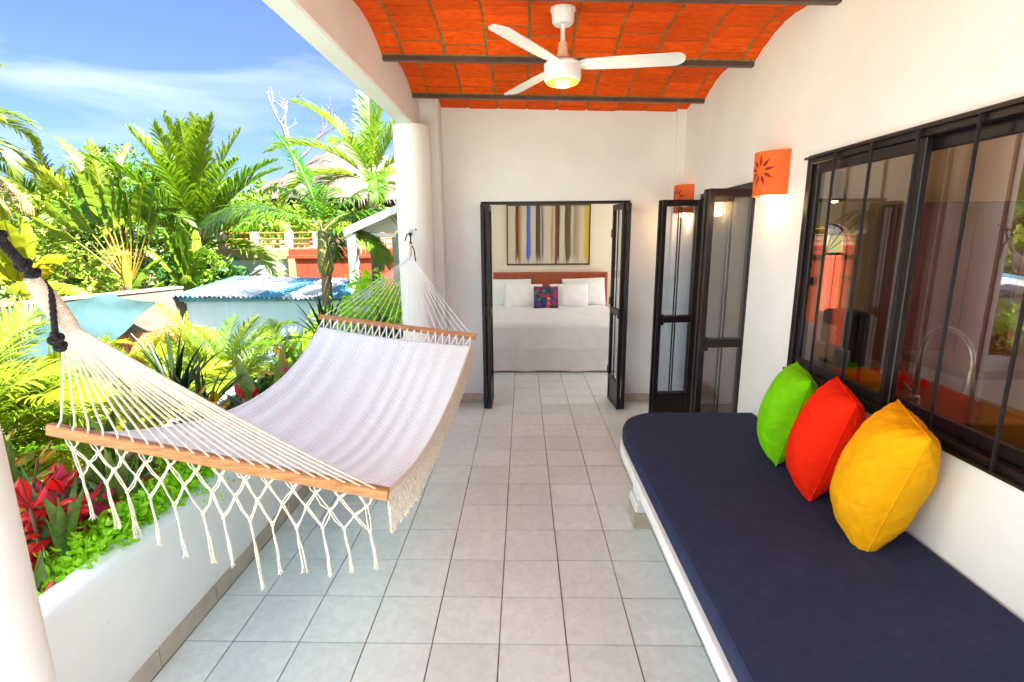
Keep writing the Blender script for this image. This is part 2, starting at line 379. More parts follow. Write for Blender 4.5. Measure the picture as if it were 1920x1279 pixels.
for y in BY[1:-1]:
    b = MB()
    for (dy, z0, z1) in ((.021, 0, .030), (.010, .030, .06)):
        v = []
        for x in (XL-.0, XR-.0):
            for yy, zz in ((y-dy, z0), (y+dy, z0), (y+dy, z1), (y-dy, z1)): v.append((x, yy, zb(x)+zz))
        b.add(v, [(0, 1, 2, 3), (7, 6, 5, 4), (0, 4, 5, 1), (1, 5, 6, 2), (2, 6, 7, 3), (3, 7, 4, 0)])
    m2 = MB()
    v = [(x, yy, zb(x)+zz) for x in (XL, XR) for yy, zz in ((y-.034, .0305), (y+.034, .0305), (y+.045, .052), (y-.045, .052))]
    m2.add(v, [(0, 1, 2, 3), (7, 6, 5, 4), (0, 4, 5, 1), (1, 5, 6, 2), (2, 6, 7, 3), (3, 7, 4, 0)])
    root = thing('steel_beam', dsc.get(y, 'brown steel ceiling beam over the near end of the terrace'), 'beam', (XL, y, zb(XL)), group='steel ceiling beams')
    b.build('flange', MAT['steel'], root); m2.build('mortar_seat', MAT['mortar'], root)

# ------------------------------------------------------------------ concrete beam, columns, parapet
MAT['soffit'] = MAT['plaster']
tag(MB().box(-1.11, -.97, -.25, 5.10, 2.76, 3.128, .012).build('roof_beam', MAT['plaster']), 'white plastered roof beam running along the open side of the terrace', 'beam')
cl = thing('column', 'white round column carrying the roof beam beside the bedroom door', 'column', (-1.02, 4.93, -1.5))
MB().lathe([(.165, -1.5), (.165, 2.765)], (-1.02, 4.93, 0), 40).build('shaft', MAT['plaster'], cl, smooth=True)
MB().tube([(-1.028, 4.79, 1.83), (-1.028, 4.755, 1.83)], .018, 12).tube([(-1.028+.016*math.cos(a/8*6.283), 4.745, 1.825+.022*math.sin(a/8*6.283)) for a in range(9)], .004, 6).build('eye_bolt', mat('zinc', (.5, .5, .5), .35, .1, metal=1), cl, smooth=True)
MB().tube([(-.985, 4.775, 1.845), (-.985, 4.768, 1.845)], .009, 8).build('screw_hole', MAT['iron'], cl)
tag(MB().box(-1.14, -.80, 5.13, YB+.001, -1.5, 3.1, .02).build('pilaster', MAT['plaster']), 'white square pilaster between round column and bedroom wall', 'pilaster')
cl = thing('column', 'near white column at the left edge beside the planter', 'column', (-1.09, .76, -1.5))
MB().lathe([(.165, -1.5), (.165, 2.765)], (-1.09, .76, 0), 40).build('shaft', MAT['plaster'], cl, smooth=True)
pr = thing('parapet', 'low white plastered wall holding back the planter behind the hammock', 'wall', (-1.6, 2.5, -1.5))
prof = [(-1.69, -1.5), (-1.54, -1.5), (-1.54, .545), (-1.553, .565), (-1.575, .575), (-1.66, .575), (-1.69, .56)]
fixnormals(MB().prism(prof, -.85, 5.05, 'y').build('wall', MAT['plaster'], pr, smooth=50))
y = -.2
while y < 4.8:
    MB().box(-1.539, -1.529, y+.003, y+.397-.0, 0, .095, .003).build('skirting_tile', MAT['skirt'], pr); y += .40
MB().box(-1.54, -1.1, 5.0, 5.12, -1.5, .57, .01).build('return_wall', MAT['plaster'], pr)
# planter behind the parapet
pl_ = thing('planter', 'long planter bed of dark soil behind the low white wall', 'planter', (-2.2, 2.4, -1.5))
MB().box(-2.75, -2.63, -.85, 5.2, -1.5, .40, .01).build('outer_wall', MAT['plaster'], pl_)
s = MB(); s.sheet([[(-2.63+.94*i/12, -.85+5.95*j/60, .36+rnd.uniform(-.02, .03)) for i in range(13)] for j in range(61)])
s.build('soil', MAT['soil'], pl_, smooth=True)
MB().box(-1.72, -1.691, -.8, 5.0, .3, .50).build('plastic_liner', mat('black_liner', (.02, .02, .028), .4, .3), pl_)
# unseen pale floor behind the viewer, added to bounce sunlight into the terrace
MAT['bounce_tile'] = mat('pale_bounce_tile', (.62, .66, .60), .5, .08, 3, .1, 60)
tag(MB().box(-1.69, 9, -9.0, -.9, -.5, -.006).build('bounce_floor', MAT['bounce_tile']), kind='structure')
nh = thing('sun_bounce_house', 'unseen white house added beside the garden to bounce sunlight', 'building', (-8.5, -3.5, -1.5))
MB().box(-11, -6.4, -9.5, 1.7, -1.5, 7.6, .02).build('wall', mat('cream_render', (.76, .80, .74), .8), nh)  # added out of view as a sunlit reflector for the terrace
for k in range(3):
    wq_ = MB().box(-6.399, -6.35, -8.3+3.4*k, -7.1+3.4*k, .6, 1.9).build('window', MAT['iron'], nh)  # dark windows dressing the added house
tag(MB().box(2.46, 12, 5.5, 14, -1.6, -.1).build('side_bounce_floor', MAT['bounce_tile']), kind='structure')  # unseen pale floor added to bounce light into the bedroom
# ------------------------------------------------------------------ folding doors
def leaf(parent, loc, rot, w, h=2.085, handle=False, knob=1):
    t = .034; st = .042
    b = MB().box(0, st, -t/2, t/2, .01, h, .003).box(w-st, w, -t/2, t/2, .01, h, .003)
    b.box(st, w-st, -t/2+.001, t/2-.001, h-.055, h, .003).box(st, w-st, -t/2+.001, t/2-.001, .98, 1.04, .003).box(st, w-st, -t/2+.001, t/2-.001, .01, .05, .003).box(st, w-st, -t/2+.001, t/2-.001, .255, .295, .003)
    o = bpy.data.objects.new('door_leaf', b.mesh('door_leaf')); o.data.materials.append(MAT['iron']); link(o, parent); o.location = loc; o.rotation_euler = (0, 0, rot)
    def part(name, bb, m):
        c = bpy.data.objects.new(name, bb.mesh(name, smooth=True)); c.data.materials.append(m); link(c, o); return c
    part('kick_panel', MB().box(st, w-st, -.008, .008, .05, .255), MAT['iron'])
    for z0, z1 in ((.295, .98), (1.04, h-.055)):
        part('pane', MB().box(st-.004, w-st+.004, -.002, .002, z0-.004, z1+.004), MAT['glass'])
        part('bar', MB().box(w/2-.006, w/2+.006, -.013, -.0025, z0, z1, .002), MAT['iron'])
    for z in (.35, 1.1, 1.8): part('hinge', MB().tube([(-.004, -t/2-.002, z-.04), (-.004, -t/2-.002, z+.04)], .007, 8), MAT['iron'])
    if handle:
        part('lock', MB().box(w-st-.02, w-.004, -t/2-.012, t/2+.012, .96, 1.06, .004).tube([(w-.02, -t/2-.02, 1.0), (w-.02, -t/2-.045, 1.0), (w-.085, -t/2-.045, 1.0)], .006, 8), MAT['iron'])
    return o
def leafab(parent, base, a, b, **k):
    a, b = Vector(a), Vector(b); d = b-a; return leaf(parent, (a.x-base[0], a.y-base[1], 0), math.atan2(d.y, d.x), d.length, **k)
B0 = (-.42, 5.40, 0)
d = thing('folding_door', 'black iron and glass folding door left of the bedroom opening', 'door', B0, group='folding doors')
leafab(d, B0, (-.405, 5.455), (-.398, 5.085)); leafab(d, B0, (-.345, 5.45), (-.349, 5.082), handle=True)
B0 = (1.08, 5.40, 0)
d = thing('folding_door', 'black iron and glass folding door right of the bedroom opening', 'door', B0, group='folding doors')
leafab(d, B0, (1.068, 5.44), (1.025, 5.06)); leafab(d, B0, (.945, 5.445), (.977, 5.05), handle=True)
B0 = (1.57, 4.78, 0)
d = thing('folding_door', 'far black iron and glass folding door of the kitchen doorway', 'door', B0, group='folding doors')
leafab(d, B0, (1.60, 4.74), (1.235, 4.70), handle=True); leafab(d, B0, (1.60, 4.79), (1.225, 4.765))
B0 = (1.57, 3.65, 0)
d = thing('folding_door', 'near black iron and glass folding door at the end of the bench', 'door', B0, group='folding doors')
leafab(d, B0, (1.62, 3.655), (1.262, 3.62), handle=True); leafab(d, B0, (1.62, 3.70), (1.255, 3.675))
fr = thing('door_frame', 'black iron frame around the bedroom doorway', 'door frame', (.33, 5.40, 0))
MB().box(-.430, -.423, YB+.01, YB+.06, 0, 2.125).box(1.083, 1.09, YB+.01, YB+.06, 0, 2.125).box(-.423, 1.083, YB+.01, YB+.06, 2.095, 2.125).build('frame', MAT['iron'], fr)
fr = thing('door_frame', 'black iron frame around the kitchen doorway', 'door frame', (XW+.03, 4.2, 0))
MB().box(XW+.02, XW+.06, 3.63, 3.637, 0, 2.135).box(XW+.02, XW+.06, 4.793, 4.80, 0, 2.135).box(XW+.02, XW+.06, 3.637, 4.793, 2.10, 2.135).build('frame', MAT['iron'], fr)

# ------------------------------------------------------------------ kitchen window and its bars
wn = thing('sliding_window', 'dark framed sliding kitchen window above the bench', 'window', (XW+.05, 2.0, .98))
x0, x1, y0, y1, z0, z1 = XW-.006, XW+.075, 1.0, 3.0, .975, 2.2
b = MB().box(x0, x1, y0, y0+.045, z0, z1, .003).box(x0, x1, y1-.045, y1, z0, z1, .003).box(x0, x1, y0+.045, y1-.045, z0, z0+.05, .003).box(x0, x1, y0+.045, y1-.045, z1-.05, z1, .003)
b.build('frame', MAT['iron'], wn)
def sash(ya, yb, xa):
    s = MB().box(xa, xa+.028, ya, ya+.045, z0+.05, z1-.05, .003).box(xa, xa+.028, yb-.045, yb, z0+.05, z1-.05, .003).box(xa+.001, xa+.027, ya+.045, yb-.045, z0+.05, z0+.10, .003).box(xa+.001, xa+.027, ya+.045, yb-.045, z1-.10, z1-.05, .003).build('sash', MAT['iron'], wn)
    MB().box(xa+.011, xa+.016, ya+.04, yb-.04, z0+.095, z1-.095).build('pane', MAT['wglass'], s)
sash(2.16, 2.955, XW+.008); sash(1.045, 2.25, XW+.042)
MB().box(XW+.075, XW+.15, 1.0, 3.0, .955, .985).build('sill', mat('window_sill', (.55, .48, .4), .5), wn)
gr = thing('security_grille', 'black twisted iron security bars in front of the kitchen window', 'grille', (XW-.02, 2.0, .98))
MB().box(XW-.026, XW-.010, 1.0, 3.0, .985, .998).build('rail', MAT['iron'], gr); MB().box(XW-.026, XW-.010, 1.0, 3.0, 2.178, 2.190).build('rail', MAT['iron'], gr)
for i in range(7):
    y = 2.726-.277*i
    MB().tube([(XW-.018+.0004*math.sin(k*1.3), y+.0004*math.cos(k*1.3), .99+1.195*k/60) for k in range(61)], .0075, 6).build('bar', MAT['iron'], gr, smooth=True)

# ------------------------------------------------------------------ wall lamps
MAT['terracotta'] = mat('orange_terracotta', (.72, .12, .012), .75, .1, 12, .25, 90)
MAT['darkred'] = mat('dark_cutout', (.28, .012, .004), .8, .1)
MAT['bulb'] = emitmat('lit_bulb', (1, .72, .38), 2.5)
def sconce(y, zt, label, r=.145, h=.26, e=5):
    t = thing('wall_lamp', label, 'lamp', (XW, y, zt-h), group='orange wall lamps')
    n = 22; o_ = []; i_ = []
    for z in (zt-h, zt):
        for k, (rr) in ((0, r), (1, r-.012)):
            row = [(XW-rr*math.sin(math.pi*j/n)*(.97+.03*(z > zt-.1)), y+rr*.93*math.cos(math.pi*j/n), z) for j in range(n+1)]; o_.append(row)
    sh = MB(); sh.sheet([o_[0], o_[2]]); sh.sheet([o_[3], o_[1]]); sh.sheet([o_[1], o_[0]]); sh.sheet([o_[2], o_[3]])
    so_ = sh.build('lamp_shade', MAT['terracotta'], t, smooth=True)
    mo = MB(); cz = zt-.115; ca = R(112)
    for k in range(9):
        a = 2*math.pi*k/9+.2
        def pt(u, v, off=.0025):
            an = ca+(u)/r; return (XW-(r+off)*math.sin(an), y-(r*.93+off)*-math.cos(an), cz+v)
        cs, sn = math.cos(a), math.sin(a)
        def q(s_, w_): return pt(cs*s_-sn*w_, sn*s_+cs*w_)
        mo.add([q(.026, 0), q(.05, .010), q(.092, 0), q(.05, -.010)], [(0, 1, 2, 3)])
    mo.build('sun_cutout', MAT['darkred'], so_)
    MB().lathe([(.012, .07), (.018, .05), (.02, .03), (.031, .0), (.034, -.022), (.028, -.043), (.012, -.055), (.001, -.056)], (XW-.065, y-.01, zt-h+.02), 16).build('bulb', MAT['bulb'], t, smooth=True)
    MB().lathe([(.022, 0), (.022, .05)], (XW-.065, y-.01, zt-h+.085), 12).build('socket', MAT['plaster'], t, smooth=True)
    ld = bpy.data.lights.new('lamp_light', 'POINT'); ld.energy = e; ld.color = (1, .62, .28); ld.shadow_soft_size = .035
    lo = bpy.data.objects.new('lamp_light', ld); link(lo, t); lo.location = (-.065, -.01, -.065)
    return t
sconce(3.335, 2.272, 'orange half round wall lamp with sun cutouts between window and kitchen door', e=.28)
sconce(5.06, 2.24, 'orange half round wall lamp in the far corner behind the door', e=.3)

# ------------------------------------------------------------------ ceiling fan
MAT['fanwhite'] = mat('fan_white', (.80, .80, .80), .35, .03, 4)
MAT['cream'] = mat('fan_cream', (.78, .62, .42), .4, .05, 4)
FX, FY = .236, 3.28
ft = thing('ceiling_fan', 'white three blade ceiling fan with lit amber lamp', 'fan', (FX, FY, 2.645))
zc = zb(FX)+.12
MB().lathe([(.072, 0), (.074, -.012), (.066, -.022), (.063, -.07), (.052, -.084), (.02, -.086)], (FX, FY, zc), 28).build('canopy', MAT['fanwhite'], ft, smooth=True)
MB().lathe([(.0125, zc-.08), (.0125, 2.855)], (FX, FY, 0), 14).build('rod', MAT['fanwhite'], ft, smooth=True)
MB().lathe([(.02, 2.89), (.025, 2.885), (.030, 2.835), (.042, 2.8), (.045, 2.78), (.04, 2.775)], (FX, FY, 0), 20).build('collar', MAT['cream'], ft, smooth=True)
MB().lathe([(.03, 2.79), (.085, 2.787), (.108, 2.77), (.110, 2.76), (.104, 2.755), (.108, 2.747), (.110, 2.695), (.106, 2.68), (.098, 2.673)], (FX, FY, 0), 36).build('motor', MAT['fanwhite'], ft, smooth=True)
MB().lathe([(.096, 2.677), (.092, 2.665), (.07, 2.657), (.04, 2.653), (.002, 2.652)], (FX, FY, 0), 32).build('lamp_lens', emitmat('amber_lens', (1, .40, .03), .14), ft, smooth=True)
MB().lathe([(.045, 2.653), (.04, 2.648), (.002, 2.647)], (FX, FY, 0), 24).build('lamp_core', emitmat('lamp_core', (1, .70, .25), .6), ft, smooth=True)
fld = bpy.data.lights.new('fan_light', 'POINT'); fld.energy = 1.1; fld.color = (1, .66, .32); fld.shadow_soft_size = .08
flo = bpy.data.objects.new('fan_light', fld); link(flo, ft); flo.location = (0, 0, -.06)
for k, a in enumerate((-7, 118, 238)):
    ca, sa = math.cos(R(a)), math.sin(R(a)); top, bot = [], []
    n = 26
    for i in range(n+1):
        s_ = 1-(1-i/n)**1.8; rr = .10+.60*s_; wd = .052+.012*min(1, s_*2.2)
        if s_ > .9: wd *= math.sqrt(max(.0, 1-((s_-.9)/.1)**2))*.9+.1
        if s_ < .06: wd *= .7
        zz = 2.767+.006*(1-s_)+.006*s_
        row = []
        for v in (-1, -.4, .4, 1):
            u = v*wd; row.append((FX+rr*ca-u*sa, FY+rr*sa+u*ca, zz-u*.20-.006*v*v))
        top.append(row)
    b = MB(); b.sheet(top); b.sheet([[(p[0], p[1], p[2]-.005) for p in r_] for r_ in reversed(top)])
    ed = [r_[0] for r_ in top]+[p for p in top[-1][1:]]+[r_[-1] for r_ in reversed(top[:-1])]
    b.sheet([ed, [(p[0], p[1], p[2]-.005) for p in ed]])
    bl = fixnormals(b.build('blade', MAT['fanwhite'], ft, smooth=True))
    MB().box(-.012, .012, -.03, .03, 0, .004).mesh('x')
    MB().tube([(FX+.09*ca, FY+.09*sa, 2.76), (FX+.15*ca, FY+.15*sa, 2.769), (FX+.20*ca, FY+.20*sa, 2.767)], [.014, .012, .008], 8).build('blade_bracket', MAT['fanwhite'], bl, smooth=True)
MB().tube([(FX+.04+.006*math.sin(i*2.1), FY-.06, zc+.0-.012*i+.05) for i in range(8)], .005, 6).build('wire', MAT['cream'], ft, smooth=True)

# ------------------------------------------------------------------ bench, seat cushion, pillows
bt = thing('bench', 'white plastered built in bench under the kitchen window', 'bench', (1.1, 1.6, 0))
def bench_outline(front, far_, rad, back, near, n=14):
    pts = [(back, near), (back, far_)]
    cx, cy = front+rad, far_-rad*1.15
    # far rounded corner from the wall side to the front edge
    for i in range(n+1):
        a = math.pi/2+math.pi/2*i/n
        ca, sa = math.cos(a), math.sin(a)
        pts.append((cx+rad*math.copysign(abs(ca)**.75, ca), cy+rad*1.15*math.copysign(abs(sa)**.75, sa)))
    pts.append((front, near)); return pts
ol = bench_outline(.607, 3.375, .42, XW-.002, -.8)
def slab(ol, z0, z1, be, steps=5, puff=0):
    cx = sum(p[0] for p in ol)/len(ol); cy = sum(p[1] for p in ol)/len(ol); b = MB(); rows = []
    def off(d):
        r_ = []
        m = len(ol)
        for i in range(m):
            p0, p1, p2 = Vector(ol[i-1]), Vector(ol[i]), Vector(ol[(i+1) % m])
            n1 = (p1-p0).normalized(); n2 = (p2-p1).normalized(); nn = Vector((-(n1.y+n2.y), n1.x+n2.x)); nn = nn.normalized()/max(.5, nn.length/2) if nn.length > 1e-6 else Vector((0, 0))
            r_.append((p1.x+nn.x*d, p1.y+nn.y*d))
        return r_
    prof = [(be*(1-math.sin(R(90*k/steps))), z0+be*(1-math.cos(R(90*k/steps)))) for k in range(steps+1)]+[(be*(1-math.cos(R(90*k/steps))), z1-be*(1-math.sin(R(90*k/steps)))) for k in range(steps+1)]
    for d, z in prof:
        q = off(d); rows.append([(x, y, z) for x, y in q]+[(q[0][0], q[0][1], z)])
    b.sheet(rows); n = len(ol); b.f.append(tuple(range(n-1, -1, -1))); base = (len(rows)-1)*(n+1)
    b.f.append(tuple(base+i for i in range(n)))
    return b
slab(ol, .415, .485, .012, 2).build('seat_slab', MAT['plaster'], bt, smooth=30)
for yy in (2.96, 1.0, -.4):
    MB().box(.70, 1.57, yy-.075, yy+.075, .17, .42, .008).build('pedestal', MAT['plaster'], bt)
    MB().box(.683, 1.575, yy-.092, yy+.092, .10, .17, .012).build('plinth', MAT['plaster'], bt)
    MB().box(.680, 1.578, yy-.095, yy+.095, 0, .10, .003).build('plinth_tile', MAT['skirt'], bt)
MAT['navy'] = mat('navy_canvas', (.024, .033, .076), .85, .12, 20, .3, 260, spec=.15, lump=.10, lscale=4)
sc_ = thing('seat_cushion', 'long navy blue canvas cushion covering the bench', 'cushion', (1.1, 1.6, .486))
cu = slab(bench_outline(.618, 3.372, .41, XW-.004, -.8), .486, .585, .03, 6).build('cover', MAT['navy'], sc_, smooth=60)
e_ = bench_outline(.6175, 3.3725, .41, XW-.02, -.8)[2:]
MB().tube([(x+.012, y-.003 if y > 3 else y, .5788) for x, y in e_], .0035, 5).build('piping', MAT['navy'], cu, smooth=True)
def pillow_mesh(name, w, h, t, seed=0, n=36, wr=.004, pinch=.015):
    rg = np.random.RandomState(seed); rows = {1: [], -1: []}
    ph = rg.uniform(0, 6.28, 24); kx = rg.uniform(-9, 9, 24); ky = rg.uniform(-9, 9, 24)
    b = MB()
    for sgn in (1, -1):
        rr = []
        for i in range(n+1):
            row = []
            for j in range(n+1):
                u, v = -1+2*i/n, -1+2*j/n
                e = (1-abs(u)**2.3)*(1-abs(v)**2.3); th = t/2*max(0, e)**.52
                if e <= 1e-9: th = 0
                x = u*w/2*(1-pinch*(1-v*v)*abs(u)**2); z = v*h/2*(1-pinch*(1-u*u)*abs(v)**2)
                cr = (u*u*v*v)**.5
                wv = sum(math.sin(kx[q]*u+ky[q]*v+ph[q]) for q in range(12))/12+.55*math.sin(26*(abs(u)-abs(v))+3*u+5*v+seed)*cr+.35*math.sin(34*v+6*u*v+seed*2)*abs(u)**3*(1-abs(u)**8)
                th2 = th+wr*wv*min(1, th/(t*.10)) if th > 0 else 0
                row.append((x, sgn*th2, z))
            rr.append(row)
        b.sheet(rr if sgn == 1 else list(reversed(rr)))
    me = b.mesh(name); bb = _bm.new(); bb.from_mesh(me); _bm.ops.remove_doubles(bb, verts=bb.verts, dist=1e-5); _bm.ops.recalc_face_normals(bb, faces=bb.faces); bb.to_mesh(me); bb.free()
    me.polygons.foreach_set('use_smooth', [True]*len(me.polygons)); return me
def pillow(name, m, label, cat, loc, U, V, w, h, t, seed, group=None, wr=.004, seam=None):
    # U: direction of the lower edge, V: direction up the pillow
    U, V = Vector(U).normalized(), Vector(V).normalized(); Nn = V.cross(U).normalized(); V = U.cross(Nn).normalized()
    me = pillow_mesh(name, w, h, t, seed, wr=wr); me.materials.append(m)
    root = thing(name, label, cat, loc, group=group)
    o = bpy.data.objects.new('cover', me); link(o, root)
    M3 = Matrix((U, -Nn, V)).transposed(); M3 = Matrix((U, V.cross(U), V)).transposed()
    o.rotation_euler = M3.to_euler()
    s = MB(); n = 40; pts = []
    for (u0, v0), (u1, v1) in (((-1, -1), (1, -1)), ((1, -1), (1, 1)), ((1, 1), (-1, 1)), ((-1, 1), (-1, -1))):
        for i in range(n):
            u, v = u0+(u1-u0)*i/n, v0+(v1-v0)*i/n; pts.append((u*w/2*(1-.015*(1-v*v)*u*u), 0, v*h/2*(1-.015*(1-u*u)*v*v)))
    pts.append(pts[0]); s.tube(pts, .0032, 5, cap=False); c = bpy.data.objects.new('seam', s.mesh('seam', smooth=True)); c.data.materials.append(m); link(c, o)
    return root
MAT['pgreen'] = mat('lime_fabric', (.15, .52, .002), .8, .06, 30, .15, 300, spec=.12, lump=.35, lscale=11)
MAT['pred'] = mat('scarlet_fabric', (.76, .018, .002), .8, .05, 30, .15, 300, spec=.12, lump=.35, lscale=11)
MAT['pyel'] = mat('amber_fabric', (.78, .36, .002), .8, .06, 30, .15, 300, spec=.12, lump=.35, lscale=11)
pillow('throw_pillow', MAT['pgreen'], 'lime green throw pillow leaning against the kitchen window', 'pillow', (1.395, 2.60, .848), (.09, .375, .05), (.09, -.03, .47), .27, .50, .25, 3, 'throw pillows on the bench', .011)
pillow('throw_pillow', MAT['pred'], 'bright red throw pillow between the green and yellow ones', 'pillow', (1.382, 2.24, .850), (.10, .37, .06), (.09, -.03, .47), .28, .53, .26, 5, 'throw pillows on the bench', .009)
pillow('throw_pillow', MAT['pyel'], 'amber yellow throw pillow nearest the viewer on the bench', 'pillow', (1.395, 1.87, .845), (.11, .37, .06), (.09, -.03, .46), .30, .55, .29, 8, 'throw pillows on the bench', .014)

# ------------------------------------------------------------------ hammock
MAT['cotton'] = mat('white_cotton', (.83, .86, .89), .9, .04, 40, .3, 200, sheen=.3, spec=.2)
MAT['cord'] = mat('cream_cord', (.76, .69, .56), .9, .12, 60, .5, 300, sheen=.3, spec=.2)
HB = mat('hammock_weave', (.81, .915, .94), .9, .03, 30, spec=.15)
hm = thing('hammock', 'white woven cotton hammock with wooden spreader bars and macrame fringe', 'hammock', (-1.0, 2.7, 0))
NL, NR, FL, FR = Vector((-1.60, 1.62, 1.135)), Vector((-.495, 1.60, .918)), Vector((-1.555, 3.88, 1.172)), Vector((-.395, 3.86, 1.022))
GN, GF = Vector((-1.04, 1.13, 1.575)), Vector((-1.012, 4.60, 1.60))
def bed(u, t, inset=.035):
    a = NL.lerp(NR, u); b = FL.lerp(FR, u); p = a.lerp(b, t)
    k = 4*t*(1-t); S = .25*(1-u)+.21*u+.10*4*u*(1-u)
    # the cloth ends short of the bars on a zigzag of knotted cords
    x = p.x+(.06*(1-u)-.035*u)*k; z = p.z-S*k-.012
    z += .0030*math.sin(u*58+5*math.sin(t*2.2)+2*math.sin(u*9))*math.sin(math.pi*t)**.5 if 0 < t < 1 else 0
    return Vector((x, p.y, z))
nu, nt_ = 140, 110; T0, T1 = .018, .955
b = MB(); b.sheet([[bed(i/nu, T0+(T1-T0)*j/nt_) for i in range(nu+1)] for j in range(nt_+1)])
bo = b.build('bed', HB, hm, smooth=80)
sm = bo.modifiers.new('thick', 'SOLIDIFY'); sm.thickness = .006
me = bo.data; uv = me.uv_layers.new(name='weave'); k_ = 0
for p in me.polygons:
    for li in p.loop_indices:
        vi = me.loops[li].vertex_index; uv.data[li].uv = ((vi % (nu+1))/nu, (vi//(nu+1))/nt_)
def weave_nodes(m):
    t = m.node_tree; l = t.links.new; p = t.nodes['Principled BSDF']; u = N(t, 'ShaderNodeUVMap'); u.uv_map = 'weave'
    wn_ = N(t, 'ShaderNodeTexNoise'); wn_.inputs['Scale'].default_value = 14; wn_.inputs['Detail'].default_value = 3; l(u.outputs[0], wn_.inputs['Vector'])
    va = N(t, 'ShaderNodeVectorMath', operation='MULTIPLY_ADD'); va.inputs[1].default_value = (.022, .022, 0); l(wn_.outputs['Color'], va.inputs[0]); l(u.outputs[0], va.inputs[2])
    sp = N(t, 'ShaderNodeSeparateXYZ'); l(va.outputs[0], sp.inputs[0])
    def wave(o, k, ph=None):
        a = N(t, 'ShaderNodeMath', operation='MULTIPLY'); a.inputs[1].default_value = k*2*math.pi; l(o, a.inputs[0]); x = a.outputs[0]
        if ph is not None:
            d_ = N(t, 'ShaderNodeMath', operation='ADD'); l(x, d_.inputs[0]); l(ph, d_.inputs[1]); x = d_.outputs[0]
        s_ = N(t, 'ShaderNodeMath', operation='SINE'); l(x, s_.inputs[0]); return s_.outputs[0]
    a = wave(sp.outputs[0], 56); c = wave(sp.outputs[1], 50, None); c2 = wave(sp.outputs[0], 28)
    m1 = N(t, 'ShaderNodeMath', operation='MULTIPLY'); l(c, m1.inputs[0]); l(c2, m1.inputs[1])
    ad = N(t, 'ShaderNodeMath', operation='ADD'); l(a, ad.inputs[0]); l(m1.outputs[0], ad.inputs[1])
    bp = N(t, 'ShaderNodeBump'); bp.inputs['Strength'].default_value = .16; bp.inputs['Distance'].default_value = .004; l(ad.outputs[0], bp.inputs['Height']); l(bp.outputs[0], p.inputs['Normal'])
    # small holes of the open weave
    mu = N(t, 'ShaderNodeMath', operation='MULTIPLY'); l(a, mu.inputs[0]); l(m1.outputs[0], mu.inputs[1])
    gt = N(t, 'ShaderNodeMath', operation='LESS_THAN'); gt.inputs[1].default_value = -.72; l(mu.outputs[0], gt.inputs[0])
    inv = N(t, 'ShaderNodeMath', operation='MULTIPLY_ADD'); inv.inputs[1].default_value = -.07; inv.inputs[2].default_value = 1; l(gt.outputs[0], inv.inputs[0]); l(inv.outputs[0], p.inputs['Alpha'])
weave_nodes(HB)
def bar(A, B):
    d = (B-A).normalized(); A = A-d*.03; B = B+d*.03; up = Vector((0, 0, 1)); s_ = d.cross(up).normalized(); up = s_.cross(d).normalized()
    b = MB(); w_, h_ = .015, .021; v = []
    for P in (A, B):
        for (i, j) in ((-1, -.7), (-.7, -1), (.7, -1), (1, -.7), (1, .7), (.7, 1), (-.7, 1), (-1, .7)): v.append(P+s_*(i*w_)+up*(j*h_))
    b.add(v, [tuple(range(7, -1, -1)), tuple(range(8, 16))]+[(k, (k+1) % 8, 8+(k+1) % 8, 8+k) for k in range(8)])
    return b.build('spreader_bar', MAT['wood'], hm)
bar(NL, NR); bar(FL, FR)
nc = 22
for i in range(nc):
    u = .01+.98*i/(nc-1)
    for (A, B, G, s_, rr) in ((NL, NR, GN, -1, .0034), (FL, FR, GF, 1, .0023)):
        P = A.lerp(B, u); g_ = G+Vector(((u-.5)*.035, 0, rnd.uniform(-.004, .004))); pts = [P+Vector((0, -.012*s_, -.004)), P+Vector((0, .010*s_, .019))]
        for q in range(1, 9):
            t = q/8; x = P.lerp(g_, t); x.z += .03-.03-.012*math.sin(math.pi*t); pts.append(x+Vector((0, 0, .012*(1-t))))
        MB().tube(pts, rr, 6).build('clew_cord', MAT['cord'] if s_ < 0 else MAT['cotton'], hm, smooth=True)
        # knotted loop between bar and cloth
        t = T0 if s_ < 0 else T1
        for du in (-.017, .017):
            MB().tube([P+Vector((0, -.012*s_, -.004)), bed(min(1, max(0, u+du)), t)+Vector((0, 0, .003))], .0042 if s_ < 0 else .0055, 5).build('end_loop', MAT['cotton'], hm, smooth=True)
# wrapped eyes where the cords gather
def eye(G, H, r0, name='wrapped_eye'):
    b = MB(); n = 64; d = H-G
    pts = [G+d*(i/n) for i in range(n+1)]; rs = [r0*(.45+.65*math.sin(math.pi*min(1, .12+.78*i/n))**.8+.07*(i % 2)) for i in range(n+1)]
    b.tube(pts, rs, 12); return b.build(name, MAT['cord'], hm, smooth=True)
eye(GN+Vector((0, .01, -.012)), Vector((-1.043, 1.063, 1.70)), .0185)
eye(GF+Vector((0, -.01, -.01)), Vector((-1.022, 4.69, 1.715)), .013)
for q in range(5):
    c = GN.lerp(Vector((-1.043, 1.063, 1.70)), .02+.045*q); dd = (Vector((-1.043, 1.063, 1.70))-GN).normalized(); a = dd.orthogonal().normalized(); bb = dd.cross(a)
    MB().tube([c+(a*math.cos(k/12*6.283)+bb*math.sin(k/12*6.283))*.013 for k in range(13)], .004, 6).build('binding', MAT['cord'], hm, smooth=True)
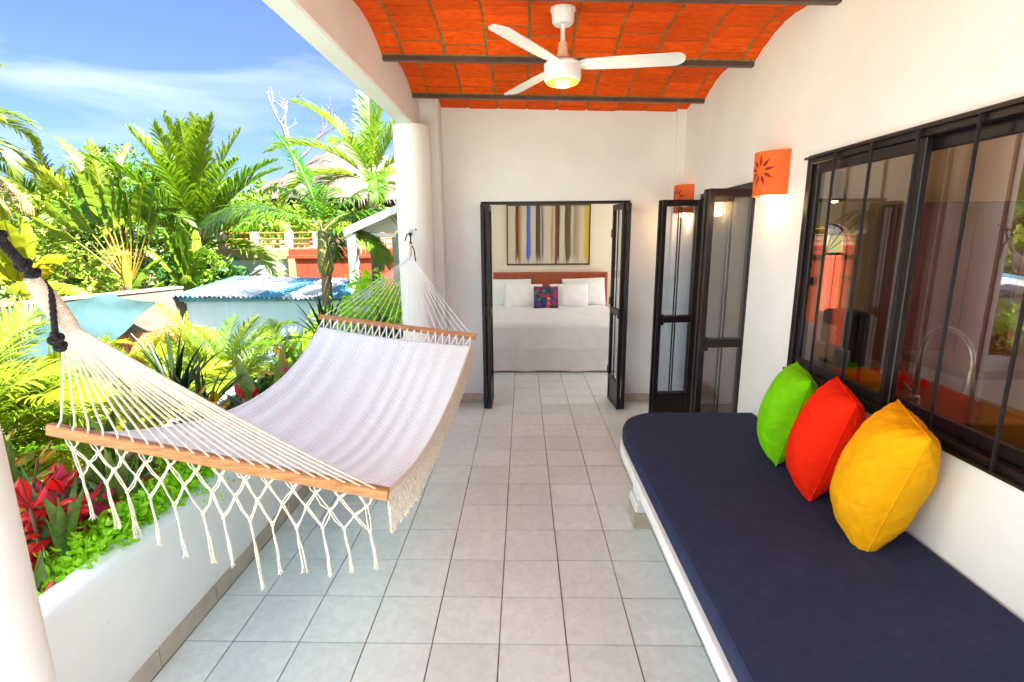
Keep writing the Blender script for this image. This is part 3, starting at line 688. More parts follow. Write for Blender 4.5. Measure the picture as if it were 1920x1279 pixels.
# long side fringe under the terrace side edge
fb = MB(); nf = 330
for i in range(nf):
    t = .01+.95*i/nf+rnd.uniform(-.001, .001); P = bed(1, max(T0, min(T1, t))); ln = rnd.uniform(.115, .15)*(1.1 if t < .25 else 1); sw = rnd.uniform(-.012, .012)
    ph = rnd.uniform(0, 6)
    fb.tube([P+Vector((.006, 0, 0)), P+Vector((.016, sw*.3, -.03))]+[P+Vector((.02+.004*math.sin(ph+k*1.7), sw*(k/5)+.004*math.sin(ph+k*2.3), -.03-(ln-.03)*k/5)) for k in range(1, 6)], [.0026]*6+[.0038], 4, cap=False)
fb.build('side_fringe', MAT['cord'], hm, smooth=True, kind='stuff')
MB().tube([bed(1, T0+(T1-T0)*i/40)+Vector((.004, 0, -.002)) for i in range(41)], .008, 6).build('side_hem', MAT['cord'], hm, smooth=True)
MB().tube([bed(0, T0+(T1-T0)*i/40)+Vector((-.004, 0, -.002)) for i in range(41)], .007, 6).build('side_hem', MAT['cotton'], hm, smooth=True)
# macrame net and tassels hanging from the near bar
nn_ = 12
def hang(u, dz, dy=-.004, dx=0): P = NL.lerp(NR, u); return P+Vector((dx, dy, -dz))
rowz = [.022, .055, .105, .150]
knots = []
for i in range(nn_+1):
    u = .045+.91*i/nn_
    knots.append([(u-.022, .018), (u+.022, .018), (u, .052)])
du = .91/nn_
def strand(A, B):
    for o_ in (-.0035, .0035):
        A2, B2 = Vector(A)+Vector((o_, 0, o_*.5)), Vector(B)+Vector((o_, 0, -o_*.5)); m_ = A2.lerp(B2, .5)+Vector((rnd.uniform(-.004, .004), rnd.uniform(-.004, .004), rnd.uniform(-.010, .001)))
        MB().tube([A2, m_, B2], .0024, 5).build('fringe_cord', MAT['cord'], hm, smooth=True)
def knot(P): MB().lathe([(.001, .008), (.006, .005), (.0075, 0), (.006, -.006), (.001, -.008)], P, 8).build('knot', MAT['cord'], hm, smooth=True)
K1 = [hang(.045+du*i+rnd.uniform(-.006, .006), .050+rnd.uniform(-.006, .008)) for i in range(nn_+1)]
K2 = [hang(.045+du*(i+.5)+rnd.uniform(-.007, .007), rnd.uniform(-.006, .008)+ .098+.02*math.sin(math.pi*(i+.5)/nn_)) for i in range(nn_)]
K3 = [hang(.045+du*i+.010*rnd.uniform(-1, 1), rnd.uniform(-.008, .010)+.146+.055*math.sin(math.pi*i/nn_)) for i in range(nn_+1)]
for i in range(nn_+1):
    u = .045+du*i
    for dd in (-.022, .022): strand(hang(u+dd, .014), K1[i])
    knot(K1[i])
    if i < nn_: strand(K1[i], K2[i]); strand(K1[i+1], K2[i]); knot(K2[i]); strand(K2[i], K3[i]); strand(K2[i], K3[i+1])
    knot(K3[i])
strand(K1[0], K3[0]); strand(K1[-1], K3[-1])
for i in range(nn_+1):
    tb = MB(); ln = rnd.uniform(.125, .15)+.045*math.sin(math.pi*i/nn_)+(.06 if i == 7 else 0); lean = .025+rnd.uniform(-.006, .006)
    for s_ in range(4):
        ph = rnd.uniform(0, 6); sp = rnd.uniform(-.010, .010); sy = rnd.uniform(-.008, .008)
        pts = [K3[i]+Vector((sp*k/8+lean*k/8*.6+.0022*math.sin(ph+k), sy*k/8, -ln*k/8-(.006 if k else 0))) for k in range(9)]
        tb.tube(pts, [.0026]*9, 5)
        for f_ in range(6):
            e = pts[-1]; tb.tube([e, e+Vector((rnd.uniform(-.009, .009), rnd.uniform(-.009, .009), -rnd.uniform(.006, .02)))], [.0016, .0007], 4, cap=False)
    tb.build('tassel', MAT['cord'], hm, smooth=True)

# ropes
MAT['rope'] = mat('black_rope', (.016, .014, .018), .85, .3, 60, .6, 250)
def twist(pts, r, n=3, turns=10):
    b = MB(); P = [Vector(p) for p in pts]; m_ = 90; L_ = len(P)-1
    def at(t):
        k = min(int(t*L_), L_-1); f = t*L_-k; p0, p1, p2, p3 = P[max(k-1, 0)], P[k], P[k+1], P[min(k+2, L_)]
        return .5*((2*p1)+(-p0+p2)*f+(2*p0-5*p1+4*p2-p3)*f*f+(-p0+3*p1-3*p2+p3)*f**3)
    for s_ in range(n):
        q = []
        for i in range(m_+1):
            t = i/m_; c = at(t); d = (at(min(1, t+.01))-at(max(0, t-.01))).normalized(); a = d.orthogonal().normalized(); e = d.cross(a); an = 2*math.pi*(turns*t+s_/n)
            q.append(c+(a*math.cos(an)+e*math.sin(an))*r*.5)
        b.tube(q, r*.62, 6)
    return b
def knotball(c, r):
    r *= .70
    b = MB(); pts = []
    for i in range(61):
        a = i/60*2*math.pi*2; k = i/60*2*math.pi*3
        pts.append(Vector(c)+Vector((math.cos(a)*(r*.65+r*.3*math.cos(k)), math.sin(k)*r*.45, math.sin(a)*(r*.65+r*.3*math.cos(k)))))
    b.tube(pts, r*.36, 7); return b
rt = thing('rope', 'thick black knotted rope tying the near hammock end to the column', 'rope', (-1.045, .93, 1.95))
twist([(-1.05, .925, 1.94), (-1.045, .97, 1.865), (-1.045, 1.01, 1.79), (-1.043, 1.045, 1.735), (-1.043, 1.068, 1.702)], .0095).build('strand', MAT['rope'], rt, smooth=True)
twist([(-1.043, 1.055, 1.715), (-1.035, 1.078, 1.69), (-1.025, 1.082, 1.66), (-1.022, 1.074, 1.60), (-1.022, 1.071, 1.575)], .006, turns=7).build('tail', MAT['rope'], rt, smooth=True)
for c_, r_ in (((-1.045, 1.012, 1.785), .021), ((-1.043, 1.052, 1.728), .020), ((-1.04, 1.066, 1.708), .019), ((-1.022, 1.071, 1.565), .020), ((-1.02, 1.076, 1.548), .017)):
    knotball(c_, r_).build('knot', MAT['rope'], rt, smooth=True)
rt = thing('rope', 'short black rope tying the far hammock end to the round column', 'rope', (-1.025, 4.73, 1.82))
twist([(-1.028, 4.742, 1.815), (-1.026, 4.725, 1.77), (-1.022, 4.70, 1.72)], .006, turns=5).build('strand', MAT['rope'], rt, smooth=True)
twist([(-1.03, 4.735, 1.81), (-1.055, 4.72, 1.80), (-1.075, 4.71, 1.745)], .0055, turns=4).build('tail', MAT['rope'], rt, smooth=True)
twist([(-1.022, 4.70, 1.715), (-.995, 4.70, 1.66), (-.985, 4.70, 1.56)], .0055, turns=6).build('tail', MAT['rope'], rt, smooth=True)
for c_, r_ in (((-1.028, 4.735, 1.80), .017), ((-1.022, 4.70, 1.722), .016)): knotball(c_, r_).build('knot', MAT['rope'], rt, smooth=True)

# ------------------------------------------------------------------ bedroom
MAT['linen'] = mat('white_linen', (.82, .82, .83), .85, .04, 8, .3, 30, lump=.25, lscale=5, sheen=.2, spec=.2)
MAT['skirtc'] = mat('bed_skirt', (.78, .76, .77), .85, .05, 8, .3, 30, spec=.2)
MAT['redwood'] = mat('red_headboard', (.36, .075, .022), .45, .25, 7, .1, 50, stretch=(8, 2, 8), rand=.12)
bd = thing('bed', 'wide double bed with white linen and valance', 'bed', (.38, 7.6, 0))
X0, X1 = -.56, 1.37
def cloth_box(x0, x1, y0, y1, z0, z1, amp, name, m, kx=7):
    b = MB(); rows = []; n = 60
    per = [(x0, y1)]+[(x0, y1+(y0-y1)*i/n) for i in range(1, n+1)]+[(x0+(x1-x0)*i/n, y0) for i in range(1, n+1)]+[(x1, y0+(y1-y0)*i/n) for i in range(1, n+1)]
    for k in range(5):
        z = z0+(z1-z0)*k/4; row = []
        for i, (x, y) in enumerate(per):
            a = amp*(1-k/4)*(math.sin(i*.55)+.5*math.sin(i*.23+2)); row.append((x+(a if x in (x0, x1) else 0), y+(a if y == y0 else 0), z+(.006*math.sin(i*.3) if k == 0 else 0)))
        rows.append(row)
    b.sheet(rows); return b.build(name, m, bd, smooth=True)
cloth_box(X0+.02, X1-.02, 6.56, 8.6, .02, .34, .008, 'valance', MAT['skirtc'])
cloth_box(X0, X1, 6.545, 8.6, .325, .60, .004, 'duvet_side', MAT['linen'])
b = MB(); n = 50
def dz(x, y):
    e = min((x-X0), (X1-x), (y-6.545)); r_ = .07; h_ = 0 if e >= r_ else r_-math.sqrt(max(0, r_*r_-(r_-e)**2)); return .668-h_+.006*math.sin(7*x+3*math.sin(2*y))*math.sin(2.4*y)+.003*math.sin(19*x+8*y)
xs_ = [X0+(X1-X0)*(.5-.5*math.cos(math.pi*i/n)) for i in range(n+1)]; ys_ = [6.545+2.06*(1-math.cos(math.pi/2*j/n)) for j in range(n+1)]
b.sheet([[(x, y, dz(x, y)) for x in xs_] for y in ys_]); b.build('duvet', MAT['linen'], bd, smooth=True)
MB().box(X0+.05, X1-.05, 6.62, 8.58, .08, .58).build('mattress', MAT['linen'], bd)
hb = MB().box(-.50, 1.41, 8.60, 8.645, .30, 1.185, .006).build('headboard', MAT['redwood'], bd)
MB().box(-.50, 1.41, 8.578, 8.599, 1.145, 1.185, .003).build('cap_rail', MAT['redwood'], hb)
MB().box(1.365, 1.41, 8.578, 8.599, .30, 1.143, .003).build('stile', MAT['redwood'], hb)
for s_ in (-1, 1):
    for k in range(16):
        xa = .43+s_*(.002+.058*k); 
        if xa > 1.30 or xa < -.48: continue
        v = []; 
        for yy in (8.584, 8.599):
            v += [(xa, yy, .35), (xa+s_*.056, yy, .35), (xa+s_*.056+s_*.0, yy, 1.143), (xa, yy, 1.143)]
        sh = .9
        v = [(x-s_*0, y, z) for x, y, z in v]
        pb = MB(); pb.add(v, [(0, 1, 2, 3), (7, 6, 5, 4), (0, 4, 5, 1), (1, 5, 6, 2), (2, 6, 7, 3), (3, 7, 4, 0)])
        fixnormals(pb.build('plank', MAT['redwood'], hb))
P_ = 'bed pillows'
pillow('bed_pillow', MAT['linen'], 'white pillow at the back left against the headboard', 'pillow', (-.22, 8.42, .86), (1, 0, 0), (0, .30, .95), .70, .46, .20, 21, P_)
pillow('bed_pillow', MAT['linen'], 'white pillow at the back right against the headboard', 'pillow', (1.0, 8.42, .87), (1, 0, .03), (0, .30, .95), .70, .46, .20, 22, P_)
pillow('bed_pillow', MAT['linen'], 'white pillow in front, left of the embroidered cushion', 'pillow', (.0, 8.24, .83), (1, 0, -.02), (0, .38, .92), .62, .40, .17, 23, P_)
pillow('bed_pillow', MAT['linen'], 'white pillow in front, right of the embroidered cushion', 'pillow', (.74, 8.24, .83), (1, 0, .02), (0, .38, .92), .62, .40, .17, 24, P_)
em = bpy.data.materials.new('embroidery'); em.use_nodes = True; t = em.node_tree; p = t.nodes['Principled BSDF']
tcn = N(t, 'ShaderNodeTexCoord'); vo = N(t, 'ShaderNodeTexVoronoi'); vo.inputs['Scale'].default_value = 15; vo.inputs['Randomness'].default_value = .7; t.links.new(tcn.outputs['Object'], vo.inputs['Vector'])
rp1 = N(t, 'ShaderNodeValToRGB'); rp1.color_ramp.interpolation = 'CONSTANT'; e = rp1.color_ramp.elements; e[0].color = (.42, .01, .06, 1); e[1].position = .3; e[1].color = (.18, .015, .22, 1)
for pos, cc in ((.5, (.6, .03, .10)), (.65, (.02, .20, .20)), (.8, (.62, .13, .01)), (.92, (.05, .03, .25))): x = e.new(pos); x.color = (*cc, 1)
sx = N(t, 'ShaderNodeSeparateColor'); t.links.new(vo.outputs['Color'], sx.inputs[0]); t.links.new(sx.outputs[0], rp1.inputs[0])
lt = N(t, 'ShaderNodeMath', operation='LESS_THAN'); lt.inputs[1].default_value = .52; t.links.new(vo.outputs['Distance'], lt.inputs[0])
mm = N(t, 'ShaderNodeMix', data_type='RGBA'); mm.inputs['A'].default_value = (.012, .05, .06, 1); t.links.new(rp1.outputs[0], mm.inputs['B']); t.links.new(lt.outputs[0], mm.inputs['Factor']); t.links.new(mm.outputs['Result'], p.inputs['Base Color']); p.inputs['Roughness'].default_value = .9
cu_ = pillow('embroidered_cushion', em, 'small dark cushion embroidered with red and purple flowers', 'cushion', (.36, 8.04, .82), (1, 0, 0), (0, .42, .9), .38, .38, .14, 31)
# painting
pt = thing('painting', 'wide abstract painting of coloured vertical drips above the bed', 'painting', (.42, 8.66, 1.3))
fm = MB().box(-.27, 1.115, 8.635, 8.669, 1.30, 1.325).box(-.27, 1.115, 8.635, 8.669, 2.265, 2.29).box(-.27, -.25, 8.635, 8.669, 1.325, 2.265).box(1.095, 1.115, 8.635, 8.669, 1.325, 2.265).build('frame', mat('dark_wood_frame', (.06, .03, .015), .4, .2), pt)
pm = bpy.data.materials.new('drip_painting'); pm.use_nodes = True; t = pm.node_tree; p = t.nodes['Principled BSDF']; l = t.links.new
ge = N(t, 'ShaderNodeNewGeometry'); sp = N(t, 'ShaderNodeSeparateXYZ'); l(ge.outputs['Position'], sp.inputs[0])
mpp = N(t, 'ShaderNodeMapping'); mpp.inputs['Scale'].default_value = (44, 1, 1.6); l(ge.outputs['Position'], mpp.inputs[0]); nz = N(t, 'ShaderNodeTexNoise'); nz.inputs['Scale'].default_value = 1.0; nz.inputs['Detail'].default_value = 4; l(mpp.outputs[0], nz.inputs['Vector'])
ws = N(t, 'ShaderNodeMath', operation='MULTIPLY_ADD'); ws.inputs[1].default_value = .06; l(nz.outputs['Fac'], ws.inputs[0]); l(sp.outputs[0], ws.inputs[2])
mr = N(t, 'ShaderNodeMapRange'); mr.inputs['From Min'].default_value = -.225; mr.inputs['From Max'].default_value = 1.12; l(ws.outputs[0], mr.inputs[0])
rr = N(t, 'ShaderNodeValToRGB'); e = rr.color_ramp.elements; W_ = (.56, .49, .40)
seq = [(0, W_), (.09, W_), (.10, (.20, .07, .02)), (.125, (.03, .02, .02)), (.15, (.45, .2, .03)), (.18, W_), (.225, W_), (.24, (.02, .06, .5)), (.275, (.10, .16, .55)), (.29, W_), (.34, W_), (.355, (.06, .03, .02)), (.40, (.10, .06, .03)), (.41, W_), (.425, (.02, .05, .10)), (.455, W_), (.53, W_), (.545, (.42, .12, .03)), (.57, W_), (.585, (.20, .08, .02)), (.63, (.05, .02, .015)), (.65, W_), (.70, W_), (.715, (.06, .05, .015)), (.775, (.13, .10, .03)), (.79, W_), (.82, (.28, .22, .14)), (.87, (.40, .33, .22)), (.92, W_), (.95, (.6, .38, .04))]
e[0].color = (*W_, 1); e[1].position = 1; e[1].color = (.62, .42, .06, 1)
for pos, cc in seq[1:]:
    x = e.new(pos); x.color = (*cc, 1)
l(mr.outputs[0], rr.inputs[0])
ln = N(t, 'ShaderNodeMapRange'); ln.inputs['From Min'].default_value = 1.30; ln.inputs['From Max'].default_value = 1.95; l(sp.outputs[2], ln.inputs[0])
mp3 = N(t, 'ShaderNodeMapping'); mp3.inputs['Scale'].default_value = (60, 1, .0); l(ge.outputs['Position'], mp3.inputs[0]); n3 = N(t, 'ShaderNodeTexNoise'); n3.inputs['Scale'].default_value = 1; n3.inputs['Detail'].default_value = 3; l(mp3.outputs[0], n3.inputs['Vector'])
gt = N(t, 'ShaderNodeMath', operation='ADD'); l(ln.outputs[0], gt.inputs[0]); l(n3.outputs['Fac'], gt.inputs[1])
st = N(t, 'ShaderNodeMapRange'); st.inputs['From Min'].default_value = .5; st.inputs['From Max'].default_value = .68; l(gt.outputs[0], st.inputs[0])
mm = N(t, 'ShaderNodeMix', data_type='RGBA'); mm.inputs['A'].default_value = (*W_, 1); l(rr.outputs[0], mm.inputs['B']); l(st.outputs[0], mm.inputs['Factor']); l(mm.outputs['Result'], p.inputs['Base Color']); p.inputs['Roughness'].default_value = .6
MB().box(-.25, 1.095, 8.645, 8.668, 1.325, 2.265).build('canvas', pm, pt)

# ------------------------------------------------------------------ kitchen seen through the window
MAT['counter'] = mat('terracotta_counter', (.24, .105, .055), .35, .15, 9, .1, 40)
MAT['cab'] = mat('brown_cabinet', (.13, .045, .022), .45, .2, 5, stretch=(2, 12, 2))
MAT['chrome'] = mat('brushed_steel', (.62, .62, .64), .22, .05, metal=1)
kc = thing('kitchen_counter', 'terracotta topped kitchen counter with sink behind the window', 'counter', (2.05, 2.0, 0))
MB().box(XW+.155, 2.35, -.6, 1.42, .90, .95, .004).box(XW+.155, 2.35, 2.18, 3.45, .90, .95, .004).box(XW+.155, 1.83, 1.42, 2.18, .90, .95).box(2.25, 2.35, 1.42, 2.18, .90, .95).build('worktop', MAT['counter'], kc)
MB().box(XW+.155, 2.32, -.6, 3.43, 0, .70).build('cabinet', MAT['cab'], kc)
MB().box(1.83, 2.25, 1.42, 2.18, .72, .73).box(1.83, 1.838, 1.42, 2.18, .73, .948).box(2.242, 2.25, 1.42, 2.18, .73, .948).box(1.838, 2.242, 1.42, 1.428, .73, .948).box(1.838, 2.242, 2.172, 2.18, .73, .948).build('sink', mat('dark_sink', (.05, .05, .06), .3, .1), kc)
fc = thing('faucet', 'tall curved steel kitchen faucet seen through the window', 'faucet', (1.93, 2.45, .95))
pts = [(1.93, 2.45, .95), (1.93, 2.45, 1.22)]+[(1.93+.02*k/12, 2.45-.13*(1-math.cos(math.pi*k/12)), 1.22+.13*math.sin(math.pi*k/12)) for k in range(1, 13)]+[(1.95, 2.19, 1.18)]
MB().tube(pts, .013, 10).build('spout', MAT['chrome'], fc, smooth=True)
MB().tube([(1.95, 2.19, 1.19), (1.95, 2.19, 1.15), (1.95, 2.188, 1.09), (1.95, 2.188, 1.08)], [.015, .018, .025, .022], 12).build('spray_head', MAT['chrome'], fc, smooth=True)
MB().tube([(1.93, 2.45, .95), (1.93, 2.45, .99), (1.93, 2.45, 1.0)], [.026, .024, .014], 12).tube([(1.93, 2.45, 1.0), (1.90, 2.50, 1.05)], .006, 8).build('base', MAT['chrome'], fc, smooth=True)
dr = thing('dish_rack', 'thin wire dish rack on the counter behind the window', 'dish rack', (1.95, 1.2, .95))
MB().tube([(1.8, 1.38, 1.05), (2.15, 1.38, 1.05), (2.15, .9, 1.05), (1.8, .9, 1.05), (1.8, 1.38, 1.05)], .004, 6).tube([(1.8, 1.38, .96), (2.15, 1.38, .96), (2.15, .9, .96), (1.8, .9, .96), (1.8, 1.38, .96)], .004, 6).build('rim', MAT['chrome'], dr)
for k in range(9):
    y = .95+.05*k; MB().tube([(1.82, y, .96), (1.86, y, 1.03), (1.90, y, .96), (1.94, y, 1.03), (1.98, y, .96), (2.02, y, 1.03), (2.06, y, .96), (2.10, y, 1.03), (2.13, y, .96)], .0025, 5).build('wire', MAT['chrome'], dr)
pn = thing('kitchen_peninsula', 'cream kitchen peninsula with terracotta top beyond the sink', 'counter', (3.2, 3.3, 0))
MB().box(2.6, 4.3, 2.95, 3.5, .93, .98, .004).build('worktop', MAT['counter'], pn)
MB().box(2.65, 4.3, 3.0, 3.45, 0, .93).build('base', mat('cream_tile', (.6, .5, .4), .5), pn)
cm = thing('coffee_maker', 'dark coffee maker with glass jug on the counter by the arch', 'coffee maker', (2.1, 3.25, .95))
MB().box(1.98, 2.16, 3.17, 3.22, .95, 1.28, .01).box(1.98, 2.16, 3.17, 3.38, 1.20, 1.30, .015).box(1.98, 2.16, 3.17, 3.38, .95, .975, .006).build('body', MAT['iron'], cm)
MB().lathe([(.05, .98), (.062, 1.03), (.06, 1.10), (.045, 1.15), (.047, 1.16)], (2.07, 3.30, 0), 18).build('jug', MAT['glass'], cm, smooth=True)
MB().tube([(2.12, 3.32, 1.14), (2.16, 3.34, 1.13), (2.165, 3.34, 1.06), (2.13, 3.33, 1.03)], .007, 6).build('handle', MAT['iron'], cm, smooth=True)
ry = thing('serving_tray', 'red rimmed tray standing on the counter beside the coffee maker', 'tray', (2.1, 2.85, .95))
MB().box(1.85, 2.2, 2.72, 2.98, .952, .962).box(1.85, 2.2, 2.72, 2.73, .962, .99).box(1.85, 2.2, 2.97, 2.98, .962, .99).box(1.85, 1.86, 2.73, 2.97, .962, .99).box(2.19, 2.2, 2.73, 2.97, .962, .99).build('tray', MAT['pred'], ry)
cb = thing('tall_cabinet', 'tall dark red kitchen cupboard beside the arched window', 'cupboard', (4.0, 5.0, 0))
MB().box(3.55, 4.5, 4.75, 5.28, 0, 2.05, .006).build('carcass', MAT['cab'], cb)
for k in range(2): d_ = MB().box(3.56+.47*k, 4.02+.47*k, 4.73, 4.748, .05, 2.0, .004).build('door', mat('red_cupboard_door', (.16, .02, .016), .4, .15), cb); MB().tube([(4.0+.06*k, 4.715, 1.0), (4.0+.06*k, 4.715, 1.15)], .006, 8).build('handle', MAT['chrome'], d_)
ag = thing('arched_window', 'arched kitchen window with iron sunburst bars', 'window', (AX, YB+.05, AZ0))
pts = [(AX-AR+.01, YB+.07, AZ0), (AX-AR+.01, YB+.07, AZ1)]+[(AX+(AR-.01)*math.cos(math.pi*(1-k/14)), YB+.07, AZ1+(AR-.01)*math.sin(math.pi*(1-k/14))) for k in range(15)]+[(AX+AR-.01, YB+.07, AZ0)]
MB().tube(pts, .011, 6).build('frame', MAT['iron'], ag)
MB().box(AX-AR, AX+AR, YB+.06, YB+.08, AZ1-.10, AZ1-.07).build('crossbar', MAT['iron'], ag)
for k in range(1, 8):
    a = math.pi*k/8; MB().tube([(AX, YB+.07, AZ1-.08), (AX+(AR-.01)*math.cos(a), YB+.07, AZ1+(AR-.01)*math.sin(a)-.0)], .004, 5).build('ray_bar', MAT['iron'], ag)
for k in range(1, 4): MB().tube([(AX-AR+2*AR*k/4, YB+.07, AZ0), (AX-AR+2*AR*k/4, YB+.07, AZ1-.085)], .004, 5).build('bar', MAT['iron'], ag)
pd = thing('pendant_lamp', 'small dark pendant lamp hanging in the kitchen', 'lamp', (2.45, 4.2, 2.0))
MB().tube([(2.45, 4.2, 3.0), (2.45, 4.2, 2.25)], .004, 6).build('cord', MAT['iron'], pd)
MB().lathe([(.02, 2.26), (.045, 2.24), (.06, 2.12), (.085, 2.03), (.08, 2.03), (.055, 2.12), (.04, 2.23), (.015, 2.24)], (2.45, 4.2, 0), 20, cap=False).build('shade', MAT['iron'], pd, smooth=True)
MB().lathe([(.001, 2.09), (.03, 2.075), (.035, 2.05), (.02, 2.02), (.001, 2.015)], (2.45, 4.2, 0), 12).build('bulb', MAT['bulb'], pd, smooth=True)
# ------------------------------------------------------------------ foliage tools
nrg = np.random.RandomState(5)
def frond_mesh(name, L=2.2, e0=55, droop=75, n=34, ll=.5, lw=.028, lift=25, fall=.35, seed=0, start=.16, fwd=38, mats=None, tipl=.35, rw=.014):
    rg = np.random.RandomState(seed); V = []; F4 = []; F3 = []; ns_ = 22
    pos = [np.array([0., 0., 0.])]; dirs = []
    for i in range(ns_+1):
        s = i/ns_; a = R(e0-droop*s**1.4); dirs.append(np.array([math.cos(a), 0, math.sin(a)])); 
        if i < ns_: pos.append(pos[-1]+dirs[-1]*L/ns_)
    pos = np.array(pos[:ns_+1])
    def at(s):
        k = min(int(s*ns_), ns_-1); f = s*ns_-k; return pos[k]*(1-f)+pos[k+1]*f, dirs[k]*(1-f)+dirs[k+1]*f
    # rachis: three sided tapering strip
    for i in range(ns_+1):
        r = rw*(1-.85*i/ns_); d = dirs[i]; up = np.array([-d[2], 0, d[0]])
        V += [pos[i]+np.array([0, r, 0]), pos[i]+up*r*.9, pos[i]-np.array([0, r, 0]), pos[i]-up*r*.5]
    for i in range(ns_):
        for k in range(4): a = i*4+k; b = i*4+(k+1) % 4; F4.append((a, b, b+4, a+4))
    nr = len(F4)
    for i in range(n):
        s = start+(1-start)*(i+.5)/n; p, d = at(min(s, .999)); d = d/np.linalg.norm(d); up = np.array([-d[2], 0, d[0]])
        sh = math.sin(math.pi*min(1, (.12+.88*(s-start)/(1-start))))**.55
        l_ = ll*max(tipl, sh)*rg.uniform(.88, 1.08)
        for sg in (1, -1):
            fw = R(fwd+18*s+rg.uniform(-7, 7)); li = R(lift+rg.uniform(-12, 12))
            q = d*math.sin(fw)+np.array([0, sg, 0])*math.cos(fw)*math.cos(li)+up*math.cos(fw)*math.sin(li); q /= np.linalg.norm(q)
            g = np.array([0, 0, -1.]); nn = np.cross(q, up); nn = np.cross(q, d); nn = nn/(np.linalg.norm(nn)+1e-9); wv = np.cross(nn, q); wv /= np.linalg.norm(wv)
            f1 = fall*rg.uniform(.6, 1.4); m1 = p+q*l_*.45+g*l_*.45*f1*.25; m2 = p+q*l_*.8+g*l_*f1*.45; tp = p+q*l_*.98+g*l_*f1*.8
            b = len(V); V += [p-wv*lw*.35, p+wv*lw*.35, m1+wv*lw*.5, m1-wv*lw*.5, m2+wv*lw*.36, m2-wv*lw*.36, tp]
            F4 += [(b, b+1, b+2, b+3), (b+3, b+2, b+4, b+5)]; F3.append((b+5, b+4, b+6))
    me = mesh_np(name, V, F4, F3)
    for m in mats: me.materials.append(m)
    mi = np.zeros(len(F4)+len(F3), np.int32); mi[:nr] = 1; me.polygons.foreach_set('material_index', mi)
    return me
def blade_mesh(name, L=1.4, w=.32, e0=70, droop=70, pet=.35, tears=.3, seed=0, mats=None, fold=18, n=26, wave=.02, shape='banana'):
    rg = np.random.RandomState(seed); T = L+pet; V = []; F4 = []; F3 = []; ns_ = 40; pos = [np.zeros(3)]; dirs = []
    for i in range(ns_+1):
        s = i/ns_; a = R(e0-droop*s**1.8); dirs.append(np.array([math.cos(a), 0, math.sin(a)]))
        if i < ns_: pos.append(pos[-1]+dirs[-1]*T/ns_)
    pos = np.array(pos)
    def at(s):
        k = min(int(s*ns_), ns_-1); f = s*ns_-k; return pos[k]*(1-f)+pos[k+1]*f, dirs[k]
    for i in range(ns_+1):
        r = max(.004, .022*w/.3*(1-.9*i/ns_)); d = dirs[i]; up = np.array([-d[2], 0, d[0]]); V += [pos[i]+np.array([0, r, 0]), pos[i]+up*r*.5, pos[i]-np.array([0, r, 0]), pos[i]-up*r]
    for i in range(ns_):
        for k in range(4): a = i*4+k; b = i*4+(k+1) % 4; F4.append((a, b, b+4, a+4))
    nr = len(F4)
    def wid(t): return w*(math.sin(math.pi*min(1, max(0, t))**.75)**.5 if shape == 'banana' else math.sin(math.pi*t)**.8)*.5 if 0 < t < 1 else 0
    for sg in (1, -1):
        t = 0.0; prev = None
        while t < 1-1e-6:
            seg = rg.choice([.06, .1, .18, .3]) if tears > 0 else 1.0
            if rg.rand() > tears: seg = max(seg, .25)
            t1 = min(1, t+seg); k = max(2, int((t1-t)*n)); dr = R(fold+rg.uniform(-16, 20)*(tears > 0)); skew = rg.uniform(-.03, .05)*(tears > 0)
            base = len(V); cols = 4
            for i in range(k+1):
                tt = t+(t1-t)*i/k; p, d = at((pet+L*tt)/T); up = np.array([-d[2], 0, d[0]]); ww = max(.002, wid(tt))
                gap = .25 if (tears > 0 and i in (0, k)) else 0
                for c in range(cols):
                    q = c/(cols-1); out_ = ww*q
                    bend = dr+R(22)*q
                    x = p+np.array([0, sg, 0])*out_*math.cos(bend)+up*(.04*w*math.sin(q*3)-out_*math.sin(bend)*.75)+d*(.30*out_+skew*q)+up*wave*q*math.sin(tt*38+sg)*.6
                    if gap and q > .5: x += d*(gap*.05 if i == 0 else -gap*.05)
                    V.append(x)
            for i in range(k):
                for c in range(cols-1): a = base+i*cols+c; F4.append((a, a+1, a+cols+1, a+cols))
            t = t1
    me = mesh_np(name, V, F4, None, smooth=True)
    for m in mats: me.materials.append(m)
    mi = np.zeros(len(F4), np.int32); mi[:nr] = 1; me.polygons.foreach_set('material_index', mi)
    return me
def sword_mesh(name, L=.6, w=.05, e0=80, droop=15, fold=.25, seed=0, mat_=None, twist_=0, n=10, point=1.2):
    V = []; F = []; p = np.zeros(3); 
    for i in range(n+1):
        s = i/n; a = R(e0-droop*s**1.6); d = np.array([math.cos(a), 0, math.sin(a)]); up = np.array([-d[2], 0, d[0]])
        ww = w*.5*min(1, .75+s)*(1-s**point*.98 if s > .45 else 1-.0) if True else 0
        ww = w*.5*(.7+.6*s if s < .5 else (1-((s-.5)/.5)**1.6)+.02)
        tw = twist_*s; c, s2 = math.cos(tw), math.sin(tw); y = np.array([0, c, 0])+up*s2
        V += [p+y*ww+up*ww*fold, p-up*ww*fold*.3, p-y*ww+up*ww*fold]; p = p+d*L/n
    for i in range(n):
        for k in range(2): a = i*3+k; F.append((a, a+1, a+4, a+3))
    me = mesh_np(name, V, F, None, smooth=True); me.materials.append(mat_); return me
